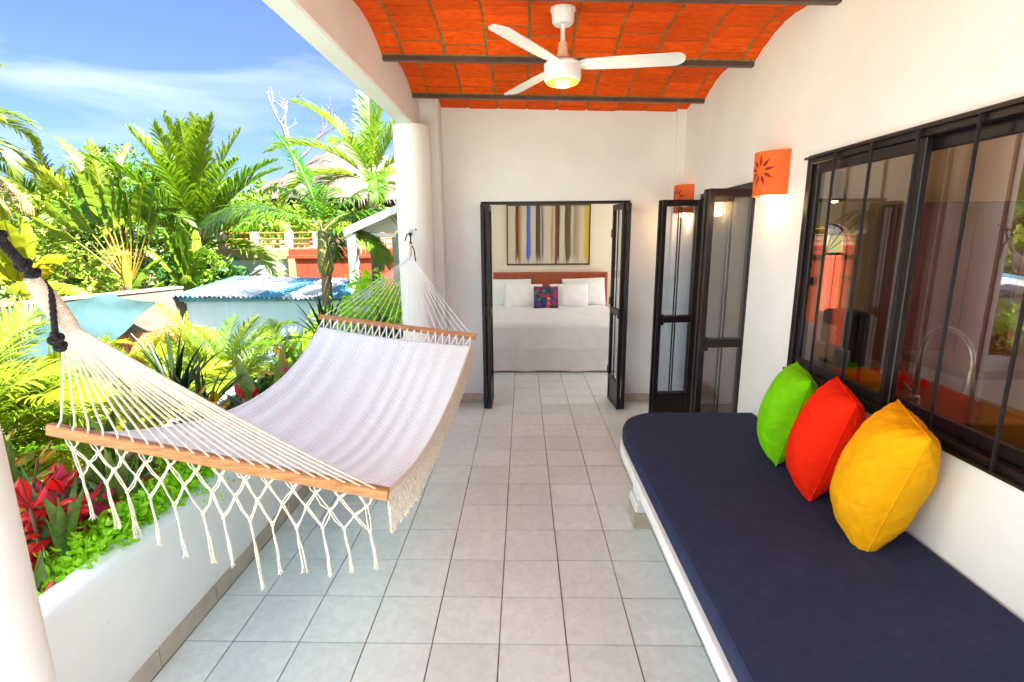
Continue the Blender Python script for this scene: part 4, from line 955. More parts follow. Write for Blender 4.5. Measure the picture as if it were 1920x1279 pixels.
def leaf_cloud(name, centers, radii, per, size, mat_, seed=0, flat=.0, aspect=.5, clump=.22, shell=.6):
    rg = np.random.RandomState(seed); P = []
    for c, r in zip(centers, radii):
        nc_ = max(3, per//14); d = rg.normal(size=(nc_, 3)); d /= np.linalg.norm(d, axis=1)[:, None]; rad = rg.uniform(shell, 1, nc_)**.7
        cc = np.array(c)+d*rad[:, None]*np.array(r)*(1+.18*rg.normal(size=(nc_, 1)))
        k = per//nc_; q = np.repeat(cc, k, 0)+rg.normal(size=(nc_*k, 3))*clump*np.mean(r)*.5; P.append(q)
    P = np.concatenate(P); n = len(P); s = size*rg.uniform(.6, 1.35, n)[:, None]
    d = rg.normal(size=(n, 3)); d[:, 2] -= flat; d /= np.linalg.norm(d, axis=1)[:, None]
    a = np.cross(d, rg.normal(size=(n, 3))+np.array([0, 0, .8])); a /= np.linalg.norm(a, axis=1)[:, None]; nn = np.cross(d, a)
    w_ = a*s*aspect*.5
    V = np.stack([P, P+d*s*.3+w_*.9+nn*s*.06, P+d*s*.68+w_*.8+nn*s*.03, P+d*s-nn*s*.08, P+d*s*.68-w_*.8+nn*s*.03, P+d*s*.3-w_*.9+nn*s*.06], 1).reshape(-1, 3)
    i = np.arange(n)*6; F4 = np.concatenate([np.stack([i, i+1, i+2, i+3], 1), np.stack([i, i+3, i+4, i+5], 1)])
    me = mesh_np(name, V, F4, None); me.materials.append(mat_); return me

LF = {}
LF['palm'] = leafmat('palm_leaf', '4a8a16', 'b4d024', .42, .4, lk=.58)
LF['palm_y'] = leafmat('yellow_palm_leaf', '4f8414', 'bcc422', .42, .42, lk=.46)  # yellower green than the plain palm leaf
LF['royal'] = leafmat('royal_palm_leaf', '2c6e1c', '7fb82a', .38, .35)
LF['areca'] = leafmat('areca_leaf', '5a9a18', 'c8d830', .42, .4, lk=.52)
LF['gold'] = leafmat('golden_leaf', 'a0b018', 'f0d81c', .48, .45, lk=.5)
LF['dry'] = leafmat('dry_frond', '8a6a40', 'd8b888', .25, .8)
LF['banana'] = leafmat('banana_leaf', '4c8a1a', 'a9c62c', .45, .38, scale=4)
LF['banana_y'] = leafmat('yellow_banana_leaf', '8fb022', 'eed82c', .5, .4, scale=4)
LF['tree'] = leafmat('tree_leaf', '4a8a1c', 'b0d03a', .45, .5, scale=1.6, lk=.7)
LF['tree_l'] = leafmat('light_tree_leaf', '47861c', 'b4cc3a', .38, .45, scale=1.6)
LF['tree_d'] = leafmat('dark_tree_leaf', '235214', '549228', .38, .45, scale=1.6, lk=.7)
LF['hedge'] = leafmat('hedge_leaf', '6cc410', 'c8f020', .4, .4, scale=14, lk=1)
LF['croton'] = leafmat('croton_leaf', '7a0a10', 'f0181c', .3, .3, scale=22, cc='ff7a20', lk=1.25)
LF['pinkc'] = leafmat('pink_croton_leaf', '7c0828', 'f01c6a', .3, .3, scale=22, lk=1)
LF['crotony'] = leafmat('yellow_croton_leaf', '3f7a14', 'e8b81c', .3, .3, scale=26, cc='e84a18', lk=.9)
LF['sword'] = leafmat('snake_plant_leaf', '2a5a1c', '9ab85a', .15, .35, scale=45, lk=.8)
LF['drac'] = leafmat('dark_spike_leaf', '18341a', '4f6a28', .2, .3, scale=12)
LF['bromel'] = leafmat('blue_green_strap', '3c5a4c', '98aca0', .2, .35, scale=10)
MAT['rachis'] = mat('frond_rib', (.16, .17, .035), .5, .2, 5)
MAT['rachis_y'] = mat('yellow_rib', (.34, .24, .02), .5, .2, 5)
MAT['rachis_d'] = mat('dry_rib', (.2, .12, .05), .7, .2, 5)
MAT['bark'] = mat('palm_bark', (.17, .12, .08), .9, .3, 9, .6, 30, stretch=(2, 2, 14))
MAT['barkd'] = mat('brown_bark', (.16, .11, .07), .9, .3, 9, .6, 30)
MAT['shaft'] = mat('green_crownshaft', (.10, .16, .02), .4, .3, 4, stretch=(4, 4, 1), col2=(.22, .18, .06))
def FR(kind, k, L, ll, lw, n, e0s, dr, lift=22, fall=.35, rib='rachis', **kw):
    return [frond_mesh(k+'_frond', L, e, d, int(n*1.45), ll, lw*.62, lift, fall, seed=i*7+len(k), mats=[LF[kind], MAT[rib]], **kw) for i, (e, d) in enumerate(zip(e0s, dr))]
def put_fronds(root, meshes, spec, loc, name='frond'):
    # spec: list of (mesh index, azimuth degrees, scale, roll degrees)
    for k, az, sc, roll in spec:
        inst(name, meshes[k], root, loc, Matrix.Rotation(R(az), 3, 'Z').__matmul__(Matrix.Rotation(R(roll), 3, 'X')).to_euler(), (sc,)*3)
def ringed_trunk(pts, r0, r1, n=10, rings=26, amp=.05):
    P = [Vector(p) for p in pts]; out_ = []; rs = []
    for i in range(rings*3+1):
        t = i/(rings*3); k = min(int(t*(len(P)-1)), len(P)-2); f = t*(len(P)-1)-k; out_.append(P[k].lerp(P[k+1], f)); rs.append((r0+(r1-r0)*t)*(1+amp*((i % 3) == 0)))
    return MB().tube(out_, rs, n)

# ------------------------------------------------------------------ buildings beyond the garden
GZ = -1.5
MAT['blue'] = mat('pale_blue_wall', (.54, .74, .88), .8, .06, 3, .3, 20, stretch=(3, 3, .6))
MAT['blueroof'] = mat('blue_roof_sheet', (.07, .26, .38), .5, .15, 5)
MAT['whiteroof'] = mat('white_roof_sheet', (.6, .62, .64), .5, .05, 5)
MAT['orange'] = mat('orange_render', (.36, .05, .016), .8, .07, 2, .2, 30)
MAT['oldwhite'] = mat('stained_white_render', (.52, .54, .56), .85, .22, 2.2, .3, 20, stretch=(3, 3, .8), col2=(.62, .64, .66))
MAT['concrete'] = mat('pinkish_concrete', (.17, .135, .11), .9, .2, 3, .5, 25)
MAT['tan'] = mat('tan_coping', (.32, .24, .14), .8, .15, 4)
sh = thing('shed', 'pale blue shed with corrugated roof of blue and white sheets', 'shed', (-4.1, 8.6, GZ))
MB().box(-5.40, -2.82, 8.0, 9.6, GZ, .845, .01).build('wall', MAT['blue'], sh)
SX0, SX1 = -5.52, -2.72; edges = [SX0, -5.18, -4.72, -4.28, -3.78, -3.25, SX1]
def zr(y, x): return .90+(y-7.9)*.085-.035*(x-SX0)/(SX1-SX0)*2
for i, (a, b_) in enumerate(zip(edges[:-1], edges[1:])):
    nn = int((b_-a)/.0125); white = i in (1, 2, 4)
    sb = MB(); rows = []
    lift_ = .004 if white else 0
    for y in (7.86, 9.75): rows.append([(a+(b_-a)*k/nn, y, zr(y, a+(b_-a)*k/nn)+.018*math.sin((a+(b_-a)*k/nn)*2*math.pi/.076)+lift_) for k in range(nn+1)])
    sb.sheet(rows); o = sb.build('roof_sheet', MAT['whiteroof'] if white else MAT['blueroof'], sh, smooth=60)
MB().box(-5.46, -2.76, 7.93, 7.965, .80, .86).build('fascia', MAT['blueroof'], sh)
# boundary wall with tarpaulin
bwl = thing('boundary_wall', 'weathered concrete garden wall with brick below, left of the blue shed', 'wall', (-6.0, 6.6, GZ))
A_, B_ = Vector((-5.45, 8.05, 0)), Vector((-6.75, 4.2, 0)); dn_ = (B_-A_).normalized(); nm = Vector((-dn_.y, dn_.x, 0))
if nm.x < 0: nm = -nm
def wq(s, off, z): p = A_+dn_*s+nm*off; return (p.x, p.y, z)
Lw = (B_-A_).length
def wbox(s0, s1, o0, o1, z0, z1):
    b = MB(); b.add([wq(s0, o0, z0), wq(s1, o0, z0), wq(s1, o1, z0), wq(s0, o1, z0), wq(s0, o0, z1), wq(s1, o0, z1), wq(s1, o1, z1), wq(s0, o1, z1)], [(0, 3, 2, 1), (4, 5, 6, 7), (0, 1, 5, 4), (1, 2, 6, 5), (2, 3, 7, 6), (3, 0, 4, 7)]); return b
fixnormals(wbox(0, Lw, -.16, 0, .42, 1.0).build('render', MAT['concrete'], bwl))
fixnormals(wbox(0, Lw, -.15, -.012, GZ, .42).build('mortar', mat('wall_mortar', (.5, .42, .34), .9), bwl))
fixnormals(wbox(0, Lw, -.18, .015, 1.0, 1.03).build('coping', MAT['tan'], bwl))
brm = mat('garden_brick', (.50, .17, .06), .85, .2, 20, .4, 60, rand=.2)
bk = MB().box(-.5, .5, -.5, .5, -.5, .5).mesh('wall_brick'); bk.materials.append(brm); ang = math.atan2(dn_.y, dn_.x); OB = OFF[bwl]
for r_ in range(5):
    for k in range(17):
        s_ = .03+.235*k+(.117 if r_ % 2 else 0)+.11
        if s_ > Lw-.12: continue
        p = wq(s_, -.01, .38-.078*r_); inst('brick', bk, bwl, (p[0]-OB.x, p[1]-OB.y, p[2]-OB.z), (0, 0, ang), (.222, .035, .066))
tp = MB(); rows = []
for i in range(31):
    t = i/30; s_ = 1.02+2.9*t; row = []
    for j in range(15):
        q = j/14; zt = 1.035-.05*math.sin(math.pi*(t*1.6 % 1))-.03*t; dp = (.16+.8*min(1, t*3.2)) if t < .32 else .95
        off = .03+.05*q+.20*q*q*(1-.5*t)+.05*math.sin(t*26+q*3+2*math.sin(t*7))*q**.6; row.append(wq(s_+(.35*q*(1-t)**2)-.75*q*q*(1-t)**3, off, zt-dp*q+.01*math.sin(t*23+q*5)))
    rows.append(row)
tp.sheet(rows); tpo = tp.build('tarpaulin', leafmat('teal_tarp', '4a6e72', '628486', .15, .85, spec=.08, lk=.5), smooth=True); tag(tpo, 'torn pale teal tarpaulin draped over the garden wall', 'tarpaulin')
# orange building with rooftop railing
ob = thing('orange_building', 'orange flat roofed house with rooftop railing behind the shed', 'building', (-4.0, 14.5, GZ))
MB().box(-5.95, -1.2, 13.0, 17.0, GZ, 1.50, .01).build('wall', MAT['orange'], ob)
MB().box(-5.98, -1.2, 12.96, 12.999, 1.26, 1.34, .006).build('band', MAT['orange'], ob)
MB().box(-5.96, -5.80, 12.93, 12.995, GZ, 1.26).build('corner_pier', MAT['tan'], ob)
MB().box(-4.15, -3.6, 12.985, 12.9985, .55, .72).build('window', MAT['iron'], ob)
ow = thing('white_building', 'stained white rendered house adjoining the orange building', 'building', (-6.9, 14.5, GZ))
MB().box(-7.78, -5.985, 13.03, 17.0, GZ, 1.24, .01).build('wall', MAT['oldwhite'], ow)
MB().box(-7.82, -5.97, 12.985, 17.0, 1.241, 1.50, .008).build('cornice', MAT['tan'], ow)
rl = thing('roof_railing', 'cream posts with orange rails along the rooftops', 'railing', (-5, 13.1, 1.5))
MAT['creamp'] = mat('cream_post', (.38, .31, .24), .8, .1); MAT['orail'] = mat('orange_rail', (.40, .16, .03), .6, .15)
for x in (-7.7, -6.85, -5.97, -5.25, -4.45, -3.6, -2.7, -1.8):
    MB().box(x-.09, x+.09, 13.05, 13.23, 1.50, 1.93, .01).build('post', MAT['creamp'], rl)
for z in (1.62, 1.75, 1.90): MB().tube([(-7.7, 13.14, z), (-1.3, 13.14, z)], .022, 8).build('rail', MAT['orail'], rl, smooth=True)
MB().box(-7.7, -1.2, 14.8, 14.95, 1.5, 1.78).build('rear_parapet', MAT['creamp'], rl)
# lean-to with corrugated soffit
pg = thing('lean_to', 'white lean-to roof with corrugated underside on a square post', 'canopy', (-2.3, 7.0, GZ))
MB().box(-2.375, -2.255, 6.95, 7.07, GZ, 1.83, .008).build('post', MAT['oldwhite'], pg)
b = MB(); b.add([(-2.40, 6.93, 1.80), (-1.2, 6.93, 2.29), (-1.2, 7.0, 2.29), (-2.40, 7.0, 1.80), (-2.40, 6.93, 1.90), (-1.2, 6.93, 2.39), (-1.2, 7.0, 2.39), (-2.40, 7.0, 1.90)], [(0, 3, 2, 1), (4, 5, 6, 7), (0, 1, 5, 4), (1, 2, 6, 5), (2, 3, 7, 6), (3, 0, 4, 7)]); b.build('rafter', MAT['plaster'], pg)
b = MB(); rows = []
for k in range(121):
    y = 7.0+2.6*k/120; dz_ = .012*math.sin(y*2*math.pi/.09); rows.append([(-2.40, y, 1.865+dz_), (-1.2, y, 2.355+dz_)])
b.sheet(rows); b.build('roof_sheet', MAT['whiteroof'], pg, smooth=60)
MB().box(-2.41, -2.36, 7.0, 9.6, 1.78, 1.845).build('edge_beam', MAT['plaster'], pg)
MB().box(-2.36, -2.25, 9.3, 9.4, GZ, 1.78).build('post', MAT['oldwhite'], pg)
# palapa
pa = thing('palapa', 'large conical thatched palapa roof behind the palms', 'palapa', (-4.6, 20.5, GZ))
rows = []; n = 64; ap = Vector((-6.35, 20.0, 5.5))
for k in range(17):
    t = k/16; row = []
    for i in range(n+1):
        a = 2*math.pi*i/n; rr = .10+4.1*t; st_ = .10*((k*1.0) % 2) if k < 16 else 0
        row.append((ap.x+rr*math.cos(a)*(1+.012*math.sin(i*7+k)), ap.y+rr*math.sin(a), ap.z-2.55*t**.9+st_*.5-.03*math.sin(i*5+k*2)))
    rows.append(row)
MAT['thatch'] = mat('thatch', (.085, .064, .057), .95, .4, 14, .9, 40, stretch=(4, 4, .7), col2=(.15, .115, .095))
MB().sheet(rows).build('roof', MAT['thatch'], pa, smooth=True)
tf = MB()
for k in range(2600):
    t = rnd.uniform(.02, 1)**.6; a = rnd.uniform(math.pi*.85, math.pi*2.05); rr = .10+4.1*t; p = Vector((ap.x+rr*math.cos(a), ap.y+rr*math.sin(a), ap.z-2.55*t**.9+.02)); d = Vector((math.cos(a)*.8, math.sin(a)*.8, -.62)).normalized(); s_ = d.cross(Vector((0, 0, 1))).normalized()*rnd.uniform(.012, .03); ln = rnd.uniform(.25, .55)
    e = p+d*ln+Vector((0, 0, -.06)); tf.add([p-s_, p+s_, e], [(0, 1, 2)])
tf.build('thatch_straws', MAT['thatch'], pa, kind='stuff')
MB().lathe([(.10, GZ), (.09, 2.4)], (ap.x, ap.y, 0), 10).build('pole', MAT['barkd'], pa, smooth=True)
for k in range(6):
    a = k*math.pi/3; MB().lathe([(.08, GZ), (.07, 2.5)], (ap.x+3.2*math.cos(a), ap.y+3.2*math.sin(a), 0), 10).build('pole', MAT['barkd'], pa, smooth=True)
# wall seen through the arched kitchen window
tag(MB().box(2.9, 9, 9.2, 9.4, GZ, 1.40, .01).build('garden_wall', MAT['orange']), 'orange garden wall seen through the arched kitchen window', 'wall')

# ------------------------------------------------------------------ tall palms
def spec(nf, levels, seed, sc=(.85, 1.1), az0=0, azr=(0, 360)):
    rg = random.Random(seed); out_ = []
    for i in range(nf):
        k = levels[i % len(levels)]; out_.append((k, azr[0]+(az0+i*137.5) % (azr[1]-azr[0]), rg.uniform(*sc), rg.uniform(-22, 22)))
    return out_
E0 = (84, 66, 46, 24, 0); DR = (28, 62, 84, 92, 80)
F_royal = FR('royal', 'royal', 1.55, .46, .040, 40, (80, 58, 36, 12, -8), (35, 70, 85, 85, 65), lift=12, fall=.55)
F_roy2 = FR('palm', 'adonidia', 1.7, .46, .042, 40, (84, 66, 46, 20, 0), (22, 50, 75, 95, 70), lift=28, fall=.30)
F_coco = FR('palm_y', 'coconut', 3.1, .66, .066, 46, (86, 74, 58, 36, 10), (14, 26, 48, 80, 95), lift=30, fall=.35, rw=.03)
F_cocog = FR('palm', 'coconut_green', 3.1, .70, .07, 46, (86, 76, 62, 40, 14), (12, 22, 46, 80, 95), lift=30, fall=.35, rw=.03)
F_dry = FR('dry', 'dry', 2.4, .55, .04, 44, (-25, -50), (40, 25), lift=-35, fall=.9, rib='rachis_d')
F_areca = FR('areca', 'areca', 1.15, .34, .020, 38, (82, 68, 50, 28, 5), (40, 70, 85, 85, 70), lift=26, fall=.35, rw=.008)
F_gold = FR('gold', 'golden', 1.1, .30, .034, 26, (78, 60, 42, 20), (30, 55, 70, 70), lift=22, fall=.22, rib='rachis_y', rw=.009)
def palm(name, label, base, top, r0, r1, fm, sp_, shaft=None, bend=(0, 0), group=None, trunkm='bark', dry=None, rings=26):
    t = thing(name, label, 'palm tree', base, group=group); B = Vector(base); T = Vector(top); m_ = B.lerp(T, .5)+Vector((bend[0], bend[1], 0))
    pts = [B, B.lerp(m_, .5)+Vector((bend[0]*.2, bend[1]*.2, 0)), m_, m_.lerp(T, .5)+Vector((bend[0]*.2, bend[1]*.2, 0)), T]
    ringed_trunk(pts, r0, r1, rings=rings).build('trunk', MAT[trunkm], t, smooth=True)
    c = T-B; top_ = c
    if shaft:
        h, r = shaft; MB().tube([T, T+Vector((0, 0, h*.12)), T+Vector((0, 0, h*.4)), T+Vector((-.01, 0, h*.75)), T+Vector((-.01, 0, h))], [r1*1.05, r*1.15, r, r*.7, r*.45], 12).build('crownshaft', MAT['shaft'], t, smooth=True); top_ = c+Vector((0, 0, h*.93))
    put_fronds(t, fm, sp_, top_)
    if dry: put_fronds(t, F_dry, dry, top_+Vector((0, 0, -.15)), 'dry_frond')
    return t
palm('palm_tree', 'slim palm with green crownshaft in front of the orange wall', (-2.98, 7.5, GZ), (-2.905, 7.5, 1.24), .085, .075, F_royal,
     [(0, 170, 1.0, 0), (1, 10, .85, 10), (2, 185, 1.15, 5), (2, 5, .95, 0), (3, 350, .7, 10), (2, 75, .9, 0), (1, 300, .75, 0), (3, 100, .8, 0), (2, 225, .8, 0), (2, 20, 1.05, 0), (1, 150, .9, 0), (3, 335, .85, 0)], shaft=(.66, .105), rings=20)
palm('palm_tree', 'taller palm with a green stem beside the white lean-to', (-2.60, 9.0, GZ), (-2.575, 9.0, 1.95), .10, .085, F_roy2,
     [(0, 100, 1.0, 0), (1, 175, 1.1, 0), (2, 190, 1.05, 0), (3, 200, 1.0, 0), (0, 0, .9, 0), (1, 350, .95, 0), (2, 10, 1.0, 0), (3, 330, .9, 0), (1, 90, 1., 0), (2, 265, .9, 0), (3, 160, .9, 0), (3, 290, .8, 0), (4, 20, .8, 0)], shaft=(.80, .10), rings=24)
palm('palm_tree', 'big bushy coconut palm with tall upright fronds in the middle distance', (-8.3, 13.0, GZ), (-8.2, 13.0, 1.55), .20, .16, F_cocog,
     [(0, 180, 1.05, 10), (0, 60, 1.0, 0), (0, 330, 1.0, 0), (1, 185, 1.0, 0), (1, 350, 1.05, 10), (1, 20, 1.0, 0), (2, 0, 1.0, 0), (2, 20, .95, 0), (2, 185, .95, 0), (3, 340, 1.0, 0), (3, 15, 1.0, 0), (3, 190, .9, 0), (4, 345, .9, 0), (4, 200, .9, 0), (1, 270, .95, 0), (2, 285, .9, 0), (3, 255, .8, 0), (2, 90, .9, 0), (2, 235, .95, 0), (0, 240, 1.0, 0), (0, 290, .95, 0), (1, 320, 1.0, 0), (1, 220, .95, 0), (2, 330, .95, 0), (1, 160, .9, 0)], dry=[(0, 350, .7, 0), (1, 315, .65, 0), (0, 195, .7, 0), (1, 270, .6, 0), (1, 20, .8, 0)])
palm('palm_tree', 'leaning yellow green coconut palm left of the big bushy one', (-9.8, 12.2, GZ), (-9.9, 12.3, 1.9), .16, .13, F_coco,
     [(1, 170, .8, 0), (2, 185, .9, 0), (0, 150, .7, 0), (2, 20, .8, 0), (3, 190, .9, 0), (3, 350, .8, 0), (2, 240, .8, 0), (3, 285, .8, 0), (4, 180, .8, 0), (1, 90, .8, 0)], dry=[(0, 185, .9, 0), (0, 200, .9, 0), (0, 345, .9, 0), (1, 260, .8, 0), (0, 325, .95, 0), (0, 10, .9, 0), (0, 300, .8, 0)])
palm('palm_tree', 'tall palm at the left edge with only its frond tips in view', (-10.1, 9.3, GZ), (-10.3, 9.2, 3.6), .15, .12, F_coco,
     [(2, 5, .58, 0), (3, 345, .62, 0), (3, 10, .58, 0), (4, 355, .6, 0), (1, 20, .6, 0), (4, 20, .55, 0), (2, 180, .7, 0), (3, 90, .7, 0), (3, 270, .7, 0), (2, 330, .66, 0)], dry=[(0, 350, .75, 0), (0, 20, .7, 0)])
for i, (x, y, z, s_) in enumerate(((-12.6, 14, 2.1, .75), (-13.8, 15, 1.9, .7), (-11.2, 17.5, 2.4, .8))):
    palm('palm_tree', ('distant yellow palm low above the left trees', 'distant palm farthest left on the treeline', 'distant palm half hidden behind the coconut palms', 'distant palm left of the bare tree')[i], (x, y, GZ), (x, y, z), .14, .11, F_coco,
         [(k, az, sc*s_, ro) for k, az, sc, ro in spec(13, (0, 1, 2, 3, 4, 2, 3), 40+i)], group='distant palms')
# traveller's palm: a flat fan of paddle leaves
tvl = [blade_mesh('paddle_leaf', 1.02, .40, 87, d_, 1.42, .25, 60+i, [LF['banana'], MAT['rachis_y']], fold=12) for i, d_ in enumerate((4, 12, 20, 30))]
tv = thing('travellers_palm', 'fan shaped palm with yellow stalks and paddle leaves above the wall', 'palm tree', (-7.85, 10.0, GZ))
ringed_trunk([(-7.85, 10, GZ), (-7.83, 10, .85)], .10, .11, rings=16).build('trunk', MAT['bark'], tv, smooth=True)
for i in range(12):
    a = -39+74*i/11; k = min(3, abs(i-6)//2); o = inst('leaf', tvl[k], tv, (0.02, .01*(i % 2), 2.35), (0, 0, 0), (.86+.08*math.sin(i*2.1),)*3)
    o.rotation_euler = (Matrix.Rotation(R(a), 3, 'Y') @ Matrix.Rotation(R(-90+rnd.uniform(-35, 35)), 3, 'Z')).to_euler()
MB().tube([(-7.85, 10, .8), (-7.84, 9.98, 1.15), (-7.83, 9.98, 1.5)], [.085, .085, .04], 10).build('leaf_base', MAT['rachis_y'], tv, smooth=True)
# bananas
ban = [blade_mesh('banana_leaf', 1.25, .46, e, d_, .35, .45, 80+i, [LF['banana'], MAT['rachis']]) for i, (e, d_) in enumerate(((84, 20), (72, 50), (58, 80), (40, 90)))]
bany = [blade_mesh('banana_leaf', 1.25, .5, e, d_, .35, .2, 90+i, [LF['banana_y'], MAT['rachis_y']]) for i, (e, d_) in enumerate(((86, 12), (72, 40), (55, 70), (36, 80)))]
def banana(label, base, h, fm, sp_, cat='plant'):
    t = thing('banana_plant', label, cat, base, group='banana plants'); B = Vector(base)
    MB().tube([B, B+Vector((.02, 0, h*.5)), B+Vector((0, 0, h))], [.09, .075, .05], 10).build('stem', MAT['shaft'], t, smooth=True)
    put_fronds(t, fm, sp_, (0, 0, h), 'leaf')
banana('large yellow leaved banana plant at the left edge beyond the wall', (-7.7, 7.7, GZ), 2.35, bany, [(0, 285, .95, 0), (0, 240, .85, 0), (1, 310, .9, 0), (1, 200, .8, 0), (2, 340, .9, 0), (3, 320, .9, 20), (2, 220, .8, 0), (0, 80, .8, 0)])
banana('green banana plant with long arching leaf left of the fan palm', (-7.0, 8.6, GZ), 1.85, ban, [(2, 350, .9, 30), (1, 20, .9, 0), (3, 330, 1.0, 10), (2, 190, .9, 0), (3, 215, .8, 0), (1, 270, .8, 60), (3, 285, .8, 0)])
banana('upright banana plant right of the fan palm', (-7.15, 10.8, GZ), 2.0, ban, [(0, 270, .9, 0), (0, 300, 1.0, 0), (0, 230, .95, 0), (1, 330, .9, 0), (0, 80, .95, 0), (1, 200, .85, 0), (2, 300, .7, 0)])
banana('young banana plant between shed and slim palm', (-2.95, 6.5, GZ), 1.75, ban, [(0, 130, .62, 60), (1, 20, .42, 0), (2, 200, .4, 0)])
banana('banana plant low behind the torn tarpaulin', (-7.4, 9.3, GZ), 1.5, ban, [(2, 340, .9, 0), (1, 10, .8, 0), (3, 300, .9, 0), (2, 180, .8, 0), (0, 0, .7, 0), (3, 20, .9, 0)])

# ------------------------------------------------------------------ broadleaf trees and bushes
def tree(name, label, base, crowns, per, size, m_, seed, trunk=True, group='garden trees', cat='tree', aspect=.5, clump=.22):
    t = thing(name, label, cat, base, group=group); B = Vector(base); cs = [(c[0], c[1], c[2]) for c in crowns]; rs = [c[3] if isinstance(c[3], tuple) else (c[3],)*3 for c in crowns]
    me = leaf_cloud('crown', [(c[0]-B.x, c[1]-B.y, c[2]-B.z) for c in cs], rs, per, size, m_, seed, aspect=aspect, clump=clump); inst('crown', me, t)
    if trunk:
        b = MB(); 
        for c in cs:
            m1 = Vector((B.x+(c[0]-B.x)*.35, B.y+(c[1]-B.y)*.35, B.z+(c[2]-B.z)*.55)); r_ = .03*len(cs)**0+.02*(c[2]-B.z)
            b.tube([B, m1, Vector(c)], [r_*1.2, r_*.7, r_*.2], 8)
        b.build('trunk', MAT['barkd'], t, smooth=True)
    return t
tree('broadleaf_tree', 'light green bushy tree at the left edge behind the bananas', (-10.2, 10.5, GZ), [(-10.6, 10.5, 1.9, (1.2, 1.2, 1.0)), (-11.5, 11, 2.0, (1.3, 1.2, .9)), (-9.4, 10.3, .9, (1.0, .8, .7))], 1500, .13, LF['tree_l'], 101)
tree('broadleaf_tree', 'feathery tree standing behind the fan palm', (-12.5, 16, GZ), [(-12.4, 16, 3.6, (1.2, 1.2, 1.0)), (-11.4, 16, 3.2, (1.1, 1.1, .8)), (-13.2, 16, 2.9, (1.2, 1.1, .9)), (-12.0, 15.8, 2.2, (1.6, 1.2, .9))], 1300, .15, LF['tree'], 102, clump=.18)
tree('broadleaf_tree', 'dark green tree between coconut palm and orange house', (-7.2, 15.2, GZ), [(-7.6, 15, 2.2, (1.1, .9, .9)), (-6.2, 15.4, 2.2, (1.1, .9, .6)), (-8.7, 15.0, 2.0, (1.2, .9, .9)), (-5.2, 16.5, 2.1, (1., .8, .6))], 1400, .15, LF['tree'], 103)
tree('broadleaf_tree', 'dense dark tree filling the gap behind the garden wall', (-9.4, 12.6, GZ), [(-9.6, 12.2, .6, (1.3, .8, .9)), (-8.2, 11.9, .5, (1.2, .7, .9)), (-11.2, 12.6, .9, (1.4, .9, 1.0)), (-7.0, 11.9, .4, (.7, .6, .7))], 1700, .14, LF['tree_d'], 104)
tree('broadleaf_tree', 'rounded green bush left of the stained white house', (-7.45, 11.6, GZ), [(-7.35, 11.7, .9, (.55, .5, .6)), (-7.5, 11.7, .4, (.6, .5, .5))], 1500, .085, LF['tree'], 105)
tree('broadleaf_tree', 'far tree line rising behind the left palms', (-19, 22, GZ), [(-24+2.6*i, 22+rnd.uniform(-1, 2), 2.0+rnd.uniform(-.5, .9), (1.8, 1.3, 1.6)) for i in range(9)], 900, .24, LF['tree'], 106)
tree('broadleaf_tree', 'far dark tree line at the back of the orange house', (-3, 26, GZ), [(-8+2.2*i, 25+rnd.uniform(-1, 2), 1.8+rnd.uniform(-.4, .5), (1.6, 1.2, 1.4)) for i in range(6)], 900, .24, LF['tree_d'], 107)
tree('shrub', 'bright bush with reddish leaves below the lean-to', (-1.75, 5.9, GZ), [(-1.72, 5.9, 1.02, (.34, .3, .36)), (-1.9, 6.0, .75, (.4, .3, .4)), (-1.5, 5.9, .6, (.4, .3, .45)), (-2.25, 6.1, .65, (.35, .3, .35)), (-2.6, 6.1, .35, (.35, .3, .35))], 900, .065, LF['hedge'], 108, group='garden shrubs', cat='shrub')
tree('shrub', 'dark bush behind the hammock below the lean-to', (-1.5, 5.6, GZ), [(-1.5, 5.6, .35, (.4, .3, .5)), (-2.1, 5.8, .2, (.5, .3, .5)), (-2.9, 5.9, .0, (.5, .35, .5))], 900, .07, LF['tree_d'], 109, group='garden shrubs', cat='shrub')
# bare tree
dt = thing('bare_tree', 'leafless pale tree reaching above the thatched roof', 'tree', (-7.6, 18, GZ)); b = MB()
def limb(p, d, ln, r, lv, rg):
    pts = [p]; q = Vector(p); dd = Vector(d)
    for k in range(5): dd = (dd+Vector((rg.uniform(-.28, .28), rg.uniform(-.1, .1), rg.uniform(-.12, .2)))).normalized(); q = q+dd*ln/5; pts.append(q.copy())
    b.tube(pts, [r*(1-.11*k) for k in range(6)], 6)
    if lv > 0:
        for k in range(2+(lv > 2)):
            a = pts[3+k % 3]; nd = (dd+Vector((rg.uniform(-1.1, 1.1), rg.uniform(-.3, .3), rg.uniform(-.25, .5)))).normalized(); limb(a, nd, ln*rg.uniform(.5, .75), r*.55, lv-1, rg)
rg_ = random.Random(4); b.tube([(-7.5, 18, GZ), (-7.45, 18, 2.0), (-7.62, 18, 3.6), (-7.78, 18, 4.6)], [.14, .11, .085, .07], 8); limb(Vector((-7.78, 18, 4.6)), (-.1, 0, 1), 1.2, .06, 3, rg_); limb(Vector((-7.7, 18, 4.3)), (.9, 0, .5), 1.3, .05, 3, rg_); limb(Vector((-7.78, 18, 4.9)), (-.6, 0, .8), .8, .035, 2, rg_)
b.build('trunk', mat('pale_bark', (.25, .19, .16), .9, .2), dt, smooth=True)

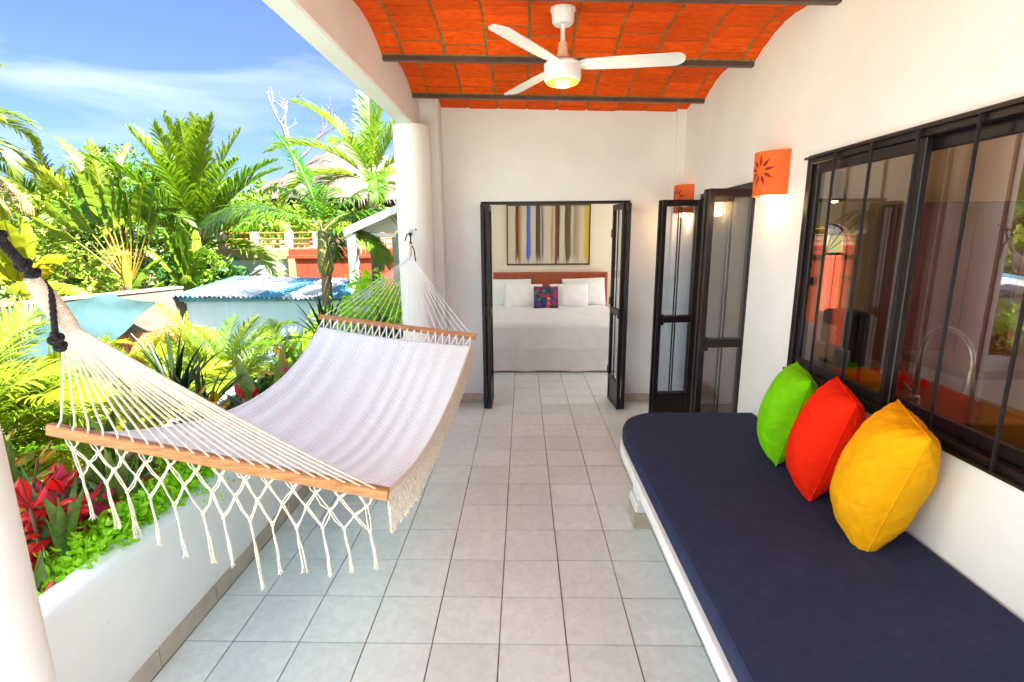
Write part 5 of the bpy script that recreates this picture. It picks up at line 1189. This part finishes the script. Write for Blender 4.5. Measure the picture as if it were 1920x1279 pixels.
# ------------------------------------------------------------------ garden plants nearer the terrace
def clump_palm(name, label, base, fm, nf, seed, h=0, sc=(.8, 1.1), stems=3, group='feathery palms', lv=(0, 1, 2, 3, 1, 2)):
    t = thing(name, label, 'palm', base, group=group); rg = random.Random(seed); B = Vector(base)
    for s_ in range(stems):
        dx, dy = rg.uniform(-.15, .15), rg.uniform(-.15, .15); hh = h*rg.uniform(.8, 1.1)
        MB().tube([B+Vector((dx*.4, dy*.4, 0)), B+Vector((dx, dy, hh))], [.03, .022], 8).build('stem', MAT['shaft'], t, smooth=True)
        put_fronds(t, fm, [(k, az+rg.uniform(0, 360), c_, ro) for k, az, c_, ro in spec(nf//stems, lv, seed+s_, sc)], (dx, dy, hh))
    return t
clump_palm('areca_palm', 'feathery areca palm in the lower left corner', (-3.05, 2.55, GZ), F_areca, 30, 1, 1.95, (.75, 1.0))
clump_palm('areca_palm', 'sunlit areca palm at the left edge beyond the hammock cords', (-3.5, 3.1, GZ), F_areca, 30, 2, 1.75, (.8, 1.1))
clump_palm('areca_palm', 'bright areca palm in front of the blue shed', (-2.98, 4.75, GZ), F_areca, 24, 3, 1.95, (.62, .9))
clump_palm('areca_palm', 'low areca palm right of the tall snake leaf', (-2.35, 5.0, GZ), F_areca, 14, 4, 1.85, (.4, .6))
clump_palm('golden_palm', 'golden yellow palm below the torn tarpaulin', (-3.2, 3.85, GZ), F_gold, 16, 5, 1.65, (.55, .85), 2, 'golden palms', (0, 1, 2, 3))
clump_palm('golden_palm', 'golden yellow palm behind the near hammock cords', (-2.9, 3.1, GZ), F_gold, 14, 6, 1.6, (.6, .9), 2, 'golden palms', (0, 1, 2, 3))
clump_palm('golden_palm', 'pale golden palm beneath the far left tarpaulin', (-4.3, 4.3, GZ), F_gold, 14, 7, 1.7, (.6, .9), 2, 'golden palms', (0, 1, 2, 3))
clump_palm('areca_palm', 'areca palm filling the ground behind the golden palms', (-4.2, 5.3, GZ), F_areca, 24, 9, 1.35, (.8, 1.1))
clump_palm('areca_palm', 'areca palm lowest in the lower left corner', (-2.95, 1.95, GZ), F_areca, 24, 10, 1.55, (.55, .8))
# spiky plants in the planter
SW = [sword_mesh('sword', L_, w_, e, d_, .35, 0, LF['sword'], tw) for L_, w_, e, d_, tw in ((.55, .070, 86, 6, .5), (.48, .078, 78, 12, -.4), (.40, .07, 70, 10, .6), (.62, .06, 82, 16, -.6))]
DR_ = [sword_mesh('spike', L_, .030, e, d_, .3, 0, LF['drac'], tw) for L_, e, d_, tw in ((.52, 84, 12, .2), (.52, 68, 25, -.2), (.48, 52, 35, .2), (.42, 34, 45, 0))]
BR = [sword_mesh('strap', L_, .022, e, d_, .4, 0, LF['bromel'], 0) for L_, e, d_ in ((.34, 62, 60), (.38, 45, 60), (.36, 28, 55), (.3, 75, 40))]
def rosette(name, label, base, meshes, nf, seed, sc=(.8, 1.15), group=None, cat='plant', spread=.03, pname='leaf'):
    t = thing(name, label, cat, base, group=group); rg = random.Random(seed)
    for i in range(nf): inst(pname, meshes[rg.randrange(len(meshes))], t, (rg.uniform(-spread, spread), rg.uniform(-spread, spread), 0), (rg.uniform(-.06, .06), rg.uniform(-.06, .06), R(i*137.5+rg.uniform(-20, 20))), (rg.uniform(*sc),)*3)
    return t
sn = ((-1.88, 2.12, .40, 'mottled snake plant just under the near spreader bar', 9, (.70, .9)), (-1.86, 2.38, .40, 'broad snake plant behind the fringe above the low hedge', 9, (.65, .85)), (-1.86, 1.80, .40, 'mottled snake plant in front of the red croton', 7, (.65, .85)), (-1.82, 1.60, .40, 'dark snake plant lowest beside the near column', 5, (.45, .6)),
      (-1.82, 3.32, .38, 'tall single snake leaf rising above the hammock edge', 4, (1.25, 1.55)), (-1.70, 3.75, .38, 'thin snake leaves close to the far spreader bar', 4, (1.0, 1.3)), (-2.25, 2.0, .38, 'upright snake plant behind the near spreader bar', 6, (1.0, 1.25)), (-2.35, 2.65, .38, 'snake leaf poking up in front of the teal tarpaulin', 4, (1.1, 1.4)))
for i, (x, y, z, lb, nf, sc) in enumerate(sn): rosette('snake_plant', lb, (x, y, z), SW, nf, 200+i, sc, 'snake plants', spread=.06)
rosette('spiky_plant', 'dark spiky plant with narrow leaves left of the hammock edge', (-2.38, 3.3, .66), DR_, 26, 220, (.85, 1.1), 'spiky plants')
rosette('spiky_plant', 'second dark spiky plant close beside the first', (-2.10, 3.15, .60), DR_, 22, 221, (.7, .95), 'spiky plants')
rosette('spiky_plant', 'green strappy plant by the far left bar end', (-2.0, 5.0, .70), DR_, 18, 222, (.9, 1.2), 'spiky plants')
rosette('bromeliad', 'silvery strap leaved bromeliad beside the hammock cloth', (-2.0, 2.95, .52), BR, 20, 230, (.9, 1.2), 'bromeliads')
rosette('bromeliad', 'blue green bromeliad under the tall snake leaf', (-1.86, 3.2, .58), BR, 18, 231, (.7, 1.0), 'bromeliads')
def cleaf(k, L_, w_, e, d_): return blade_mesh('croton_leaf', L_, w_, e, d_, .03, 0, 7, [LF[k], MAT['darkred']], fold=16, n=9, wave=.006, shape='oval')
CR = {k: [cleaf(k, .13, .075, e, d_) for e, d_ in ((70, 40), (45, 60), (20, 60), (0, 40))] for k in ('croton', 'pinkc', 'crotony')}
def croton(label, base, kind, nf, h, seed, sc=(.7, 1.1)):
    t = thing('croton', label, 'plant', base, group='crotons'); rg = random.Random(seed); B = Vector(base)
    for s_ in range(3):
        d = Vector((rg.uniform(-.12, .12), rg.uniform(-.12, .12), h*rg.uniform(.8, 1))); MB().tube([B, B+d*.6, B+d], [.008, .007, .005], 6).build('stem', MAT['barkd'], t, smooth=True)
        for i in range(nf//3):
            f = rg.uniform(.25, 1); inst('leaf', CR[kind][0 if f > .9 else rg.randrange(1, 4)], t, tuple(d*f), (0, 0, R(i*137.5+rg.uniform(-30, 30))), (rg.uniform(*sc),)*3)
croton('red and crimson croton in the lower left corner', (-1.98, 1.84, .38), 'croton', 54, .45, 301)
croton('magenta croton under the left end of the near bar', (-2.02, 2.02, .38), 'pinkc', 42, .30, 302)
croton('yellow and orange croton behind the red one', (-2.15, 1.88, .38), 'crotony', 45, .58, 303)
croton('small red croton showing beside the near column base', (-1.80, 1.52, .38), 'croton', 12, .16, 304, (.6, .8))
croton('yellow croton left of the hammock edge', (-2.02, 3.05, .42), 'crotony', 30, .36, 305)
croton('dark red croton under the hammock edge', (-1.85, 2.85, .38), 'croton', 24, .25, 306)
croton('scarlet croton beneath the tall snake leaf', (-1.80, 3.12, .40), 'croton', 20, .38, 307)
croton('green and yellow croton near the far bar', (-1.72, 3.6, .40), 'crotony', 36, .52, 308)
croton('crimson croton among leaves near the far bar', (-1.66, 3.75, .40), 'pinkc', 15, .45, 309)
croton('red croton behind the middle of the near bar', (-1.95, 2.5, .38), 'croton', 20, .22, 310)
# low hedge along the wall
cs, rs = [], []
for i in range(76):
    y = 1.62+1.40*i/75; cs.append((-1.70+rnd.choice((rnd.uniform(-.03, .06), rnd.uniform(-.22, .03)))-(.03 if i < 10 else 0), y, .55+rnd.uniform(-.06, .05)-.05*(i < 7))); rs.append((.10, .09, .075))
hd = bpy.data.objects.new('ground_cover', leaf_cloud('ground_cover', cs, rs, 150, .032, LF['hedge'], 400, flat=-.1, aspect=.55, clump=.5, shell=.3)); link(hd)
tag(hd, 'bright green small leaved ground cover spilling over the low wall', 'ground cover', kind='stuff')
# low undergrowth in the planter and garden
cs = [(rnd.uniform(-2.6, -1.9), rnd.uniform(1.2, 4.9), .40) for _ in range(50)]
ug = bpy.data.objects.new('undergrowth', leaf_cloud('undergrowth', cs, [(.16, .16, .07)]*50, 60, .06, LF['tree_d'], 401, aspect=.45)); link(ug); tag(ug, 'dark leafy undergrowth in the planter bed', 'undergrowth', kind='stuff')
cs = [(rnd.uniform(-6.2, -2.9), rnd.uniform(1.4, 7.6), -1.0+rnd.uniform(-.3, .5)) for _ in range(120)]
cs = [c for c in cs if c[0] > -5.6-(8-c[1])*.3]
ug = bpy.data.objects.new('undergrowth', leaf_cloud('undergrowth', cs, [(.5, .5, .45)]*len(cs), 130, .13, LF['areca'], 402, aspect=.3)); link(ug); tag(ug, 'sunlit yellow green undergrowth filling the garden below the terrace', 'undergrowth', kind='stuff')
